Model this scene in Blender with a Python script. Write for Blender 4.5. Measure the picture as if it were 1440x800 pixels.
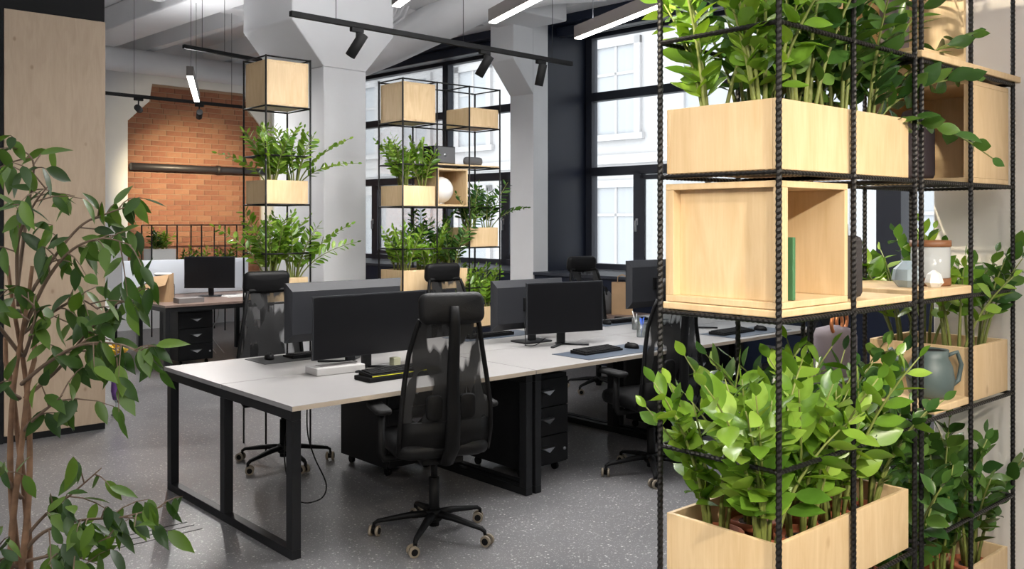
import bpy, math, random
from mathutils import Vector, Matrix, Euler
for o in list(bpy.data.objects):
    bpy.data.objects.remove(o)
SC = bpy.context.scene
COL = SC.collection
PI = math.pi
R = math.radians

# ------------------------------------------------------------------ camera
EYE = 1.6345
cd = bpy.data.cameras.new('camera'); cam = bpy.data.objects.new('camera', cd); COL.objects.link(cam)
cam.location = (0, 0, EYE)
cam.rotation_euler = (R(90), 0, R(-(90 - 48.2345)))
cd.sensor_width = 36.0; cd.lens = 36.0 * 1279.0 / 1440.0
cd.shift_y = -(400 - 310.07) / 1440.0
cd.clip_start = 0.05; cd.clip_end = 200
SC.camera = cam

# ------------------------------------------------------------------ light and exposure
SC.view_settings.view_transform = 'Standard'
SC.view_settings.look = 'None'
SC.view_settings.gamma = 1.0
SC.view_settings.use_curve_mapping = False
SC.view_settings.exposure = 0.66
w = bpy.data.worlds.new('overcast_sky'); SC.world = w; w.use_nodes = True
bg = w.node_tree.nodes['Background']
bg.inputs[0].default_value = (0.93, 0.965, 1.0, 1); bg.inputs[1].default_value = 2.3

BROT = R(3.7)            # the building stands 3.7 degrees off the furniture grid
LAMP_W = 27.0            # each linear pendant, downwards
UP_FILL = 36.0           # upward fill added on each pendant to brighten the ceiling
CB, SB = math.cos(BROT), math.sin(BROT)
def bxy(u, v): return (CB * u - SB * v, SB * u + CB * v)

def area_light(name, loc, rot, sx, sy, energy, color, parent=None):
    l = bpy.data.lights.new(name, 'AREA'); l.shape = 'RECTANGLE'; l.size = sx; l.size_y = sy
    l.energy = energy; l.color = color
    o = bpy.data.objects.new(name, l); COL.objects.link(o); o.location = loc; o.rotation_euler = rot; o.parent = parent
    return o
def spot_light(name, loc, target, energy, color, angle, blend, radius, parent=None):
    l = bpy.data.lights.new(name, 'SPOT'); l.energy = energy; l.color = color
    l.spot_size = R(angle); l.spot_blend = blend; l.shadow_soft_size = radius
    o = bpy.data.objects.new(name, l); COL.objects.link(o)
    o.location = loc; d = Vector(target) - Vector(loc); o.rotation_euler = d.to_track_quat('-Z', 'Y').to_euler(); o.parent = parent
    return o
# daylight enters through the window wall: portals help the renderer to find the sky
for v0, v1 in ((2.6, 7.51), (7.9, 13.47), (-3.6, 2.2)):
    u, v = 8.9, (v0 + v1) / 2
    po = area_light('window_portal', bxy(u, v) + (2.6,), (R(90), 0, R(90) + BROT), v1 - v0, 3.0, 1.0, (1, 1, 1))
    po.data.cycles.is_portal = True

# ------------------------------------------------------------------ helpers
class MB:
    def __init__(self): self.v = []; self.f = []; self.sm = []
    def add(self, vs, fs, smooth=False):
        o = len(self.v); self.v += [tuple(p) for p in vs]
        for f in fs: self.f.append(tuple(o + i for i in f)); self.sm.append(smooth)
        return self
    def box(self, a, b):
        x0, y0, z0 = a; x1, y1, z1 = b
        return self.add([(x0,y0,z0),(x1,y0,z0),(x1,y1,z0),(x0,y1,z0),(x0,y0,z1),(x1,y0,z1),(x1,y1,z1),(x0,y1,z1)],
                        [(0,3,2,1),(4,5,6,7),(0,1,5,4),(1,2,6,5),(2,3,7,6),(3,0,4,7)])
    def obox(self, c, s, m):
        h = [x / 2 for x in s]; c = Vector(c)
        vs = [c + m @ Vector((sx*h[0], sy*h[1], sz*h[2])) for sz in (-1,1) for sx, sy in ((-1,-1),(1,-1),(1,1),(-1,1))]
        return self.add(vs, [(0,3,2,1),(4,5,6,7),(0,1,5,4),(1,2,6,5),(2,3,7,6),(3,0,4,7)])
    def prism(self, poly, z0, z1, axis='z'):
        n = len(poly)
        def P(p, z): return (p[0], p[1], z) if axis == 'z' else ((z, p[0], p[1]) if axis == 'x' else (p[0], z, p[1]))
        return self.add([P(p, z0) for p in poly] + [P(p, z1) for p in poly],
                        [tuple(range(n-1,-1,-1)), tuple(range(n, 2*n))] + [(i, (i+1)%n, n+(i+1)%n, n+i) for i in range(n)])
    def tube(self, pts, r, n=8, cap=True, flat=1.0, up=None):
        pts = [Vector(p) for p in pts]; rs = r if isinstance(r, (list, tuple)) else [r]*len(pts)
        base = len(self.v); prev = None
        for i, p in enumerate(pts):
            t = (pts[min(i+1, len(pts)-1)] - pts[max(i-1, 0)])
            t = t.normalized() if t.length > 1e-9 else Vector((0,0,1))
            a = Vector(up) if up else (Vector((0,0,1)) if abs(t.z) < .95 else Vector((1,0,0)))
            if prev is not None and not up: a = prev
            s = t.cross(a); s = s.normalized() if s.length > 1e-6 else Vector((1,0,0))
            b = s.cross(t).normalized(); prev = b
            for k in range(n):
                q = 2*PI*k/n; self.v.append(tuple(p + (s*math.cos(q) + b*math.sin(q)*flat)*rs[i]))
        for i in range(len(pts)-1):
            for k in range(n):
                k2 = (k+1)%n
                self.f.append((base+i*n+k, base+i*n+k2, base+(i+1)*n+k2, base+(i+1)*n+k)); self.sm.append(n > 5)
        if cap:
            self.f.append(tuple(base+k for k in range(n-1,-1,-1))); self.sm.append(False)
            e = base+(len(pts)-1)*n; self.f.append(tuple(e+k for k in range(n))); self.sm.append(False)
        return self
    def lathe(self, prof, c=(0,0,0), n=20, m=None, close=False):
        base = len(self.v); c = Vector(c)
        for r, z in prof:
            for k in range(n):
                q = 2*PI*k/n; p = Vector((r*math.cos(q), r*math.sin(q), z))
                self.v.append(tuple(c + (m @ p if m else p)))
        L = len(prof)
        for i in range(L-1):
            for k in range(n):
                k2 = (k+1)%n
                self.f.append((base+i*n+k, base+i*n+k2, base+(i+1)*n+k2, base+(i+1)*n+k)); self.sm.append(True)
        if prof[0][0] > 1e-6: self.f.append(tuple(base+k for k in range(n-1,-1,-1))); self.sm.append(False)
        if prof[-1][0] > 1e-6: self.f.append(tuple(base+(L-1)*n+k for k in range(n))); self.sm.append(False)
        return self
    def rslab(self, c, s, rad, m=None, seg=4, puff=0.0):
        """rounded slab: rounded outline in its x-y plane, thickness along z with softened edges"""
        hx, hy, hz = s[0]/2, s[1]/2, s[2]/2; c = Vector(c); ring = []
        for cx, cy, a0 in ((hx-rad,hy-rad,0),(-hx+rad,hy-rad,PI/2),(-hx+rad,-hy+rad,PI),(hx-rad,-hy+rad,1.5*PI)):
            for k in range(seg+1):
                q = a0 + PI/2*k/seg; ring.append((cx, cy, math.cos(q), math.sin(q)))
        n = len(ring); e = min(hz, rad)*.8; base = len(self.v)
        lv = [(-hz, e), (-hz+e*.3, e*.3), (-hz+e, 0), (hz-e, 0), (hz-e*.3, e*.3), (hz, e)]
        for z, ins in lv:
            for cx, cy, dx, dy in ring:
                p = Vector((cx+dx*(rad-ins), cy+dy*(rad-ins), z)); self.v.append(tuple(c + (m @ p if m else p)))
        for i in range(len(lv)-1):
            for k in range(n):
                k2 = (k+1)%n; self.f.append((base+i*n+k, base+i*n+k2, base+(i+1)*n+k2, base+(i+1)*n+k)); self.sm.append(True)
        for i, sg in ((0, -1), (len(lv)-1, 1)):
            p = Vector((0, 0, sg*(hz+puff))); self.v.append(tuple(c + (m @ p if m else p))); ci = len(self.v)-1
            for k in range(n):
                k2 = (k+1)%n; a, b = base+i*n+k, base+i*n+k2
                self.f.append((b, a, ci) if sg < 0 else (a, b, ci)); self.sm.append(True)
        return self
    def mesh(self, name, mat):
        me = bpy.data.meshes.new(name); me.from_pydata(self.v, [], self.f)
        me.polygons.foreach_set('use_smooth', self.sm)
        if mat: me.materials.append(mat)
        me.update(); return me
    def build(self, name, mat, parent=None, bevel=0, loc=None, rot=None):
        o = bpy.data.objects.new(name, self.mesh(name, mat)); COL.objects.link(o); o.parent = parent
        if loc: o.location = loc
        if rot: o.rotation_euler = rot
        if bevel:
            b = o.modifiers.new('bevel', 'BEVEL'); b.width = bevel; b.segments = 2; b.limit_method = 'ANGLE'
        return o
def box(name, a, b, mat, parent=None, bevel=0): return MB().box(a, b).build(name, mat, parent, bevel)
def tag(o, label, cat, group=None):
    o['label'] = label; o['category'] = cat
    if group: o['group'] = group
    return o
def thing(name, label, cat, loc=(0,0,0), rz=0, group=None):
    o = bpy.data.objects.new(name, None); COL.objects.link(o); o.empty_display_size = .1
    o.location = loc; o.rotation_euler = (0, 0, rz); return tag(o, label, cat, group)
def struct(o): o['kind'] = 'structure'; return o
def copy_tree(src, parent=None):
    c = src.copy(); COL.objects.link(c); c.parent = parent
    for ch in src.children: copy_tree(ch, c)
    return c
def inst(name, mesh, mat4, parent):
    o = bpy.data.objects.new(name, mesh); COL.objects.link(o); o.parent = parent; o.matrix_local = mat4; return o

# ------------------------------------------------------------------ materials
def newmat(name):
    m = bpy.data.materials.new(name); m.use_nodes = True
    nt = m.node_tree; b = nt.nodes['Principled BSDF']; return m, nt, b
def plain(name, col, rough=.5, metal=0, spec=.5, noise=0, nscale=30, bump=0, bscale=200):
    m, nt, b = newmat(name)
    b.inputs['Base Color'].default_value = (*col, 1); b.inputs['Roughness'].default_value = rough
    b.inputs['Metallic'].default_value = metal; b.inputs['Specular IOR Level'].default_value = spec
    if noise or bump:
        tc = nt.nodes.new('ShaderNodeTexCoord')
    if noise:
        n = nt.nodes.new('ShaderNodeTexNoise'); n.inputs['Scale'].default_value = nscale; n.inputs['Detail'].default_value = 5
        nt.links.new(tc.outputs['Object'], n.inputs['Vector'])
        r = nt.nodes.new('ShaderNodeMapRange'); r.inputs[1].default_value = .3; r.inputs[2].default_value = .7
        r.inputs[3].default_value = 1-noise; r.inputs[4].default_value = 1+noise
        nt.links.new(n.outputs[0], r.inputs[0])
        x = nt.nodes.new('ShaderNodeVectorMath'); x.operation = 'SCALE'; x.inputs[0].default_value = col
        nt.links.new(r.outputs[0], x.inputs['Scale']); nt.links.new(x.outputs[0], b.inputs['Base Color'])
    if bump:
        n2 = nt.nodes.new('ShaderNodeTexNoise'); n2.inputs['Scale'].default_value = bscale
        nt.links.new(tc.outputs['Object'], n2.inputs['Vector'])
        bp = nt.nodes.new('ShaderNodeBump'); bp.inputs['Strength'].default_value = bump; bp.inputs['Distance'].default_value = .01
        nt.links.new(n2.outputs[0], bp.inputs['Height']); nt.links.new(bp.outputs[0], b.inputs['Normal'])
    return m
def ramp(nt, fac, stops):
    r = nt.nodes.new('ShaderNodeValToRGB'); el = r.color_ramp.elements
    while len(el) < len(stops): el.new(.5)
    for e, (p, c) in zip(el, stops): e.position = p; e.color = (*c, 1)
    nt.links.new(fac, r.inputs[0]); return r
def plywood(name, light, dark, knot):
    m, nt, b = newmat(name); L = nt.links.new; N = nt.nodes.new
    tc = N('ShaderNodeTexCoord'); inf = N('ShaderNodeObjectInfo')
    add = N('ShaderNodeVectorMath'); add.operation = 'ADD'
    sc = N('ShaderNodeVectorMath'); sc.operation = 'SCALE'; sc.inputs[0].default_value = (7, 3, 5); L(inf.outputs['Random'], sc.inputs['Scale'])
    L(tc.outputs['Object'], add.inputs[0]); L(sc.outputs[0], add.inputs[1])
    mp = N('ShaderNodeMapping'); mp.inputs['Scale'].default_value = (5, 5, .9); L(add.outputs[0], mp.inputs[0])
    wv = N('ShaderNodeTexNoise'); wv.inputs['Scale'].default_value = 4; wv.inputs['Detail'].default_value = 6; wv.inputs['Distortion'].default_value = 1.2; L(mp.outputs[0], wv.inputs['Vector'])
    fine = N('ShaderNodeMapping'); fine.inputs['Scale'].default_value = (90, 90, 4); L(add.outputs[0], fine.inputs[0])
    fn = N('ShaderNodeTexNoise'); fn.inputs['Scale'].default_value = 2; L(fine.outputs[0], fn.inputs['Vector'])
    mx = N('ShaderNodeMath'); mx.operation = 'MULTIPLY_ADD'; L(fn.outputs[0], mx.inputs[0]); mx.inputs[1].default_value = .35; L(wv.outputs[0], mx.inputs[2])
    rp = ramp(nt, mx.outputs[0], [(.42, dark), (.85, light)])
    vo = N('ShaderNodeTexVoronoi'); vo.inputs['Scale'].default_value = 1.0
    vm = N('ShaderNodeMapping'); vm.inputs['Scale'].default_value = (6, 6, 4); L(add.outputs[0], vm.inputs[0]); L(vm.outputs[0], vo.inputs['Vector'])
    kr = ramp(nt, vo.outputs['Distance'], [(.03, (1,1,1)), (.09, (0,0,0))])
    mix = N('ShaderNodeMix'); mix.data_type = 'RGBA'; L(kr.outputs[0], mix.inputs[0]); L(rp.outputs[0], mix.inputs[6]); mix.inputs[7].default_value = (*knot, 1)
    L(mix.outputs[2], b.inputs['Base Color']); b.inputs['Roughness'].default_value = .48; b.inputs['Specular IOR Level'].default_value = .35
    return m
M = {}
M['ply'] = plywood('birch_plywood', (.70, .52, .31), (.60, .42, .225), (.48, .31, .16))
M['ply_pale'] = plywood('pale_birch_panel', (.50, .385, .275), (.44, .33, .23), (.34, .24, .16))
M['ply_edge'] = plain('plywood_edge', (.70, .52, .32), .55, noise=.12, nscale=60)
M['rebar'] = plain('black_rebar', (.016, .015, .015), .42, .6)
M['black'] = plain('black_plastic', (.0038, .0038, .0042), .55, spec=.18)
M['blackm'] = plain('matte_black', (.005, .005, .0055), .7, spec=.3)
M['leather'] = plain('black_leather', (.0045, .0045, .005), .5, spec=.22, bump=.15, bscale=260)
M['graphite'] = plain('graphite_metal', (.010, .0105, .012), .45, .2, spec=.35)
M['screen'] = plain('dark_screen', (.006, .006, .007), .28, spec=.35)
M['monback'] = plain('monitor_back_shell', (.020, .021, .025), .5, spec=.4)
M['navy'] = plain('navy_paint', (.009, .013, .028), .4, spec=.35)
M['frame'] = plain('window_frame_grey', (.032, .036, .050), .45, spec=.4)
M['white'] = plain('white_paint', (.80, .80, .81), .7, noise=.03, nscale=2.5)
M['ceil'] = plain('ceiling_paint', (.78, .78, .79), .75, noise=.04, nscale=1.6, bump=.2, bscale=14)
M['cream'] = plain('cream_plaster', (.74, .69, .63), .75, noise=.04, nscale=3)
M['desk'] = plain('light_laminate', (.275, .266, .262), .38, noise=.02, nscale=6)
M['deskedge'] = plain('beige_edge_band', (.46, .385, .30), .5)
M['browndesk'] = plain('walnut_laminate', (.20, .14, .115), .4, noise=.15, nscale=14)
M['mortar'] = plain('mortar', (.34, .235, .175), .9)
M['tan'] = plain('caster_tread', (.21, .175, .13), .5)
M['chrome'] = plain('satin_chrome', (.6, .6, .62), .3, 1)
M['copper'] = plain('copper', (.45, .17, .07), .35, .8)
M['leatherbrown'] = plain('brown_leather', (.20, .08, .03), .5)
M['mauve'] = plain('mauve_fabric', (.115, .092, .105), .7, bump=.2, bscale=500)
M['greyfab'] = plain('grey_speaker_cloth', (.10, .10, .105), .7, bump=.2, bscale=600)
M['darkfab'] = plain('dark_speaker_cloth', (.030, .026, .028), .7, bump=.2, bscale=600)
M['soil'] = plain('potting_soil', (.045, .028, .018), .95, noise=.4, nscale=90, bump=.6, bscale=120)
M['terracotta'] = plain('terracotta', (.36, .105, .045), .65)
M['paper'] = plain('kraft_paper', (.42, .27, .145), .8, noise=.08, nscale=8)
M['whitep'] = plain('white_plastic', (.72, .71, .69), .45)
M['palegrey'] = plain('pale_grey_plastic', (.42, .41, .40), .5)
M['greybox'] = plain('grey_card', (.20, .185, .18), .7)
M['bluepot'] = plain('blue_grey_ceramic', (.26, .33, .38), .4)
M['teal'] = plain('teal_enamel', (.075, .105, .105), .45)
M['pad'] = plain('blue_grey_desk_mat', (.055, .070, .095), .45)
M['padk'] = plain('black_desk_mat', (.015, .015, .016), .6)
M['purple'] = plain('purple_tissue', (.33, .15, .52), .7)
M['yellow'] = plain('yellow_petal', (.80, .50, .01), .6)
M['yline'] = plain('yellow_line', (.62, .60, .03), .5)
M['green'] = plain('green_book', (.06, .17, .07), .6)
M['olive'] = plain('olive_glass_block', (.09, .11, .05), .2)
M['sticky'] = plain('khaki_notes', (.30, .30, .20), .7)
M['blue'] = plain('blue_pen', (.02, .09, .5), .4)
M['greyscreen'] = plain('pale_blue_grey_felt', (.50, .53, .58), .85)
M['stem'] = plain('plant_stem', (.17, .20, .045), .55, noise=.2, nscale=20)
M['bark'] = plain('ficus_bark', (.20, .11, .062), .8, noise=.3, nscale=30)
M['twig'] = plain('ficus_twig', (.16, .105, .07), .7)
M['facade'] = plain('pale_facade', (.43, .42, .425), .85)
M['facadeglass'] = plain('facade_glass', (.37, .38, .40), .5, spec=.2)
M['ground'] = plain('street', (.35, .35, .36), .9)
M['bronze'] = plain('bronze_anodised', (.115, .098, .09), .45, .3)
M['rust'] = plain('dark_pipe', (.045, .04, .045), .45, .4)

def leafmat(name, c0, c1, c2, trans=.25, rough=.25):
    m, nt, b = newmat(name); L = nt.links.new; N = nt.nodes.new
    inf = N('ShaderNodeObjectInfo'); ge = N('ShaderNodeNewGeometry')
    ad = N('ShaderNodeMath'); ad.operation = 'ADD'; L(inf.outputs['Random'], ad.inputs[0]); L(ge.outputs['Random Per Island'], ad.inputs[1])
    fr = N('ShaderNodeMath'); fr.operation = 'FRACT'; L(ad.outputs[0], fr.inputs[0])
    rp = ramp(nt, fr.outputs[0], [(0, c0), (.55, c1), (1, c2)])
    L(rp.outputs[0], b.inputs['Base Color']); b.inputs['Roughness'].default_value = rough
    tr = N('ShaderNodeBsdfTranslucent'); br = N('ShaderNodeVectorMath'); br.operation = 'MULTIPLY'; L(rp.outputs[0], br.inputs[0]); br.inputs[1].default_value = (1.7, 1.7, .7)
    L(br.outputs[0], tr.inputs['Color'])
    mx = N('ShaderNodeMixShader'); mx.inputs[0].default_value = trans
    L(b.outputs[0], mx.inputs[1]); L(tr.outputs[0], mx.inputs[2]); L(mx.outputs[0], nt.nodes['Material Output'].inputs[0])
    return m
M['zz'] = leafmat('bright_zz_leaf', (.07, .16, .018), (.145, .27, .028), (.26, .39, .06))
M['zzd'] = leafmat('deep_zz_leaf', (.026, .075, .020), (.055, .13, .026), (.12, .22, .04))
M['ficus'] = leafmat('ficus_leaf', (.018, .052, .008), (.040, .095, .010), (.105, .19, .018), .2, .4)

# glass (clear pane), mesh fabric, floor, brick
def pane_mat(name, tint, refl=.06):
    m, nt, b = newmat(name); L = nt.links.new; N = nt.nodes.new
    t = N('ShaderNodeBsdfTransparent'); t.inputs[0].default_value = (*tint, 1)
    g = N('ShaderNodeBsdfGlossy'); g.inputs['Roughness'].default_value = .03
    lw = N('ShaderNodeLayerWeight'); lw.inputs[0].default_value = .25
    mu = N('ShaderNodeMath'); mu.operation = 'MULTIPLY_ADD'; L(lw.outputs['Fresnel'], mu.inputs[0]); mu.inputs[1].default_value = .6; mu.inputs[2].default_value = refl*.3
    mx = N('ShaderNodeMixShader'); L(mu.outputs[0], mx.inputs[0]); L(t.outputs[0], mx.inputs[1]); L(g.outputs[0], mx.inputs[2])
    L(mx.outputs[0], nt.nodes['Material Output'].inputs[0]); return m
def frost_mat():
    m, nt, b = newmat('frosted_jar_glass'); L = nt.links.new; N = nt.nodes.new
    b.inputs['Base Color'].default_value = (.62, .64, .65, 1); b.inputs['Roughness'].default_value = .15
    t = N('ShaderNodeBsdfTransparent'); mx = N('ShaderNodeMixShader'); mx.inputs[0].default_value = .35
    L(b.outputs[0], mx.inputs[1]); L(t.outputs[0], mx.inputs[2]); L(mx.outputs[0], nt.nodes['Material Output'].inputs[0]); return m
M['pane'] = pane_mat('window_glass', (.97, .985, .98))
M['frost'] = frost_mat()
M['glass'] = pane_mat('clear_glass', (.90, .93, .93), .25)
def mesh_mat():
    m, nt, b = newmat('black_chair_mesh'); L = nt.links.new; N = nt.nodes.new
    b.inputs['Base Color'].default_value = (.005, .005, .0055, 1); b.inputs['Roughness'].default_value = .7
    t = N('ShaderNodeBsdfTransparent'); mx = N('ShaderNodeMixShader')
    tc = N('ShaderNodeTexCoord'); wv = N('ShaderNodeTexNoise'); wv.inputs['Scale'].default_value = 17; wv.inputs['Detail'].default_value = 1
    mp = N('ShaderNodeMapping'); mp.inputs['Rotation'].default_value = (0, R(32), 0); mp.inputs['Scale'].default_value = (1, 1, .22)
    L(tc.outputs['Object'], mp.inputs[0]); L(mp.outputs[0], wv.inputs['Vector'])
    rp = ramp(nt, wv.outputs[0], [(.51, (.02,)*3), (.60, (.52,)*3)])
    L(rp.outputs[0], mx.inputs[0]); L(b.outputs[0], mx.inputs[1]); L(t.outputs[0], mx.inputs[2])
    L(mx.outputs[0], nt.nodes['Material Output'].inputs[0]); return m
M['mesh'] = mesh_mat()
def emis(name, col, s):
    m, nt, b = newmat(name); b.inputs['Base Color'].default_value = (.8, .8, .8, 1)
    b.inputs['Emission Color'].default_value = (*col, 1); b.inputs['Emission Strength'].default_value = s; return m
M['lamp'] = emis('lamp_diffuser', (1, .95, .88), 9)
M['globe'] = plain('milk_glass_globe', (.85, .83, .80), .2)
def floor_mat():
    m, nt, b = newmat('polished_terrazzo'); L = nt.links.new; N = nt.nodes.new
    tc = N('ShaderNodeTexCoord')
    n1 = N('ShaderNodeTexNoise'); n1.inputs['Scale'].default_value = 1.3; n1.inputs['Detail'].default_value = 2; L(tc.outputs['Object'], n1.inputs['Vector'])
    base = ramp(nt, n1.outputs[0], [(.2, (.112, .111, .116)), (.8, (.178, .175, .18))])
    v1 = N('ShaderNodeTexVoronoi'); v1.inputs['Scale'].default_value = 62; L(tc.outputs['Object'], v1.inputs['Vector'])
    sp = ramp(nt, v1.outputs['Color'], [(.72, (0,0,0)), (.80, (1,1,1))])
    ds = ramp(nt, v1.outputs['Distance'], [(.25, (1,1,1)), (.42, (0,0,0))])
    v2 = N('ShaderNodeTexVoronoi'); v2.inputs['Scale'].default_value = 150; L(tc.outputs['Object'], v2.inputs['Vector'])
    sp2 = ramp(nt, v2.outputs['Color'], [(.66, (0,0,0)), (.75, (.8,.8,.8))])
    ds2 = ramp(nt, v2.outputs['Distance'], [(.25, (1,1,1)), (.45, (0,0,0))])
    a = N('ShaderNodeMath'); a.operation = 'MULTIPLY'; L(sp.outputs[0], a.inputs[0]); L(ds.outputs[0], a.inputs[1])
    c = N('ShaderNodeMath'); c.operation = 'MULTIPLY'; L(sp2.outputs[0], c.inputs[0]); L(ds2.outputs[0], c.inputs[1])
    mxm = N('ShaderNodeMath'); mxm.operation = 'MAXIMUM'; L(a.outputs[0], mxm.inputs[0]); L(c.outputs[0], mxm.inputs[1])
    fa = N('ShaderNodeMath'); fa.operation = 'MULTIPLY'; L(mxm.outputs[0], fa.inputs[0]); fa.inputs[1].default_value = .9
    mix = N('ShaderNodeMix'); mix.data_type = 'RGBA'; L(fa.outputs[0], mix.inputs[0]); L(base.outputs[0], mix.inputs[6]); mix.inputs[7].default_value = (.55, .54, .53, 1)
    L(mix.outputs[2], b.inputs['Base Color'])
    rr = ramp(nt, n1.outputs[0], [(.2, (.27,)*3), (.8, (.33,)*3)]); L(rr.outputs[0], b.inputs['Roughness'])
    return m
M['floor'] = floor_mat()
def brick_mat():
    m, nt, b = newmat('old_red_brick'); L = nt.links.new; N = nt.nodes.new
    inf = N('ShaderNodeObjectInfo'); tc = N('ShaderNodeTexCoord')
    n = N('ShaderNodeTexNoise'); n.inputs['Scale'].default_value = 14; n.inputs['Detail'].default_value = 6; L(tc.outputs['Object'], n.inputs['Vector'])
    hf_ = N('ShaderNodeMath'); hf_.operation = 'MULTIPLY'; hf_.inputs[1].default_value = .55; L(inf.outputs['Random'], hf_.inputs[0])
    ad = N('ShaderNodeMath'); ad.operation = 'MULTIPLY_ADD'; L(n.outputs[0], ad.inputs[0]); ad.inputs[1].default_value = .9; L(hf_.outputs[0], ad.inputs[2])
    dv = N('ShaderNodeMath'); dv.operation = 'MULTIPLY'; L(ad.outputs[0], dv.inputs[0]); dv.inputs[1].default_value = .65
    rp = ramp(nt, dv.outputs[0], [(.1, (.14, .055, .036)), (.4, (.25, .100, .060)), (.7, (.31, .150, .088)), (.92, (.29, .19, .145))])
    L(rp.outputs[0], b.inputs['Base Color']); b.inputs['Roughness'].default_value = .85
    bp = N('ShaderNodeBump'); bp.inputs['Strength'].default_value = .5; bp.inputs['Distance'].default_value = .01; L(n.outputs[0], bp.inputs['Height']); L(bp.outputs[0], b.inputs['Normal'])
    return m
M['brick'] = brick_mat()

# ------------------------------------------------------------------ the room shell (building frame u, v)
def bstruct(name, mb, mat, bevel=0):
    return struct(mb.build(name, mat, None, bevel, rot=(0, 0, BROT)))
U0, V0, UI, UG, V1, ZC = -4.0, -5.0, 8.0, 9.04, 13.6, 4.35
bstruct('floor', MB().box((U0, V0, -.12), (UG+.15, V1+.2, 0)), M['floor'])
# steel hatch frame set into the floor near the first desk
hf = MB()
for a, b_ in (((1.55,4.69),(1.99,4.70)), ((1.55,4.86),(1.97,4.845)), ((1.55,4.78),(1.98,4.775))):
    hf.box((a[0], min(a[1], b_[1]), 0), (b_[0], min(a[1], b_[1])+.008, .002))
struct(hf.build('trim_1', M['graphite']))
ceil = bstruct('ceiling', MB().box((U0, V0, ZC), (UG+.2, V1+.2, ZC+.2)), M['ceil'])
bstruct('wall_left', MB().box((U0-.2, V0, 0), (U0, V1+.2, ZC)), M['white'])
bstruct('wall_front', MB().box((U0, V0-.2, 0), (UG+.2, V0, ZC)), M['white'])
# window wall: piers, aprons, header
PIERS = ((7.51, 7.90), (13.47, V1), (2.2, 2.6), (V0, -3.6))
ww = MB()
for a, b_ in PIERS: ww.box((UI, a, 0), (8.26, b_, ZC))
ww.box((UI, V0, 4.12), (8.26, V1, ZC))
bstruct('wall_right', ww, M['white'])
nv = MB()
for a, b_ in PIERS: nv.box((8.262, a, 0), (UG+.12, b_, ZC))
nv.box((8.262, V0, 4.02), (UG+.12, V1, ZC))
bstruct('wall_reveal', nv, M['navy'], .01)
OPEN = ((2.6, 7.51), (7.90, 13.47), (-3.6, 2.2))
ap = MB()
for a, b_ in OPEN: ap.box((8.02, a, 0), (UG+.10, b_, .98))
bstruct('wall_apron', ap, M['navy'])
for i, (a, b_) in enumerate(OPEN):
    bstruct('trim_%d' % (i+2), MB().box((7.99, a, .98), (UG-.06, b_, 1.015)), M['frame'], .004)
    # blind cassette under the header
    cs = MB().box((8.40, a+.02, 3.90), (8.52, b_-.02, 4.018)); cs.tube([(8.62, a+.02, 3.965), (8.62, b_-.02, 3.965)], .05, 10)
    bstruct('trim_%d' % (i+5), cs, M['navy'], .006)
def window(n, a, b_, mull_full, mull_low, wide=()):
    fr = MB(); g = UG; t = .06
    def bar(v0, v1, z0, z1): fr.box((g-t, v0, z0), (g+t, v1, z1))
    bar(a, a+.10, 1.0, 4.02); bar(b_-.10, b_, 1.0, 4.02); bar(a, b_, 1.015, 1.09); bar(a, b_, 3.95, 4.02)
    bar(a, b_, 2.20, 2.31); bar(a, b_, 3.15, 3.26)
    for v in mull_full: bar(v-.06, v+.06, 1.0, 4.0)
    for v in mull_low: bar(v-.055, v+.055, 1.0, 2.25)
    for v in wide: fr.box((g-.22, v-.12, 1.0), (g+.05, v+.12, 4.02))
    o = bstruct('window_%d' % n, fr, M['frame'], .006)
    vs = sorted([a] + list(mull_full) + list(wide) + [b_])
    for v0, v1 in zip(vs, vs[1:]):
        for z0, z1, cuts in ((1.05, 2.24, mull_low), (2.28, 3.2, ()), (3.22, 3.98, ())):
            cc = [v0] + [c for c in cuts if v0 < c < v1] + [v1]
            for c0, c1 in zip(cc, cc[1:]):
                p = MB().box((g-.006, c0+.02, z0), (g+.006, c1-.02, z1)).build('pane', M['pane'], o)
    for v in mull_low:      # opening sash with a handle
        s = MB()
        for q in ((v-1.05, v-.98), (v-.13, v-.06)): s.box((g-.085, q[0], 1.10), (g-.062, q[1], 2.19))
        s.box((g-.085, v-1.05, 1.10), (g-.062, v-.06, 1.16)); s.box((g-.085, v-1.05, 2.13), (g-.062, v-.06, 2.19))
        s.build('sash', M['frame'], o, .004)
        h = MB().box((g-.10, v-.04, 1.58), (g-.086, v-.01, 1.66)); h.box((g-.13, v-.035, 1.50), (g-.10, v-.018, 1.635)); h.build('handle', M['chrome'], o, .003)
    return o
window(1, 2.6, 7.51, (), (6.70, 4.6), (3.575,))
window(2, 7.90, 13.47, (10.24,), (9.0, 12.0))
window(3, -3.6, 2.2, (-.7,), ())

# brick wall with its white plaster surround
VB = V1
poly = [(5.63, .55), (5.63, 3.12), (5.955, 3.435), (6.0, 3.71), (7.56, 3.71), (7.60, 3.45), (7.86, 3.175), (7.86, .55)]
back = bstruct('wall_back', MB().box((U0, VB, 0), (UG+.2, VB+.2, ZC)), M['mortar'])
pl = MB(); y0, y1 = VB-.05, VB-.0005
pl.box((U0, y0, 0), (5.63, y1, ZC)); pl.box((7.86, y0, 0), (UI, y1, ZC)); pl.box((5.63, y0, 0), (7.86, y1, .55))
pl.prism([(5.63, 3.12), (5.955, 3.435), (6.0, 3.71), (6.0, ZC), (5.63, ZC)], y0, y1, 'y')
pl.prism([(7.56, ZC), (7.56, 3.71), (7.60, 3.45), (7.86, 3.175), (7.86, ZC)], y0, y1, 'y')
pl.box((6.0, y0, 3.71), (7.56, y1, ZC))
plo = pl.build('plaster', M['white'], back)
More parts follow.
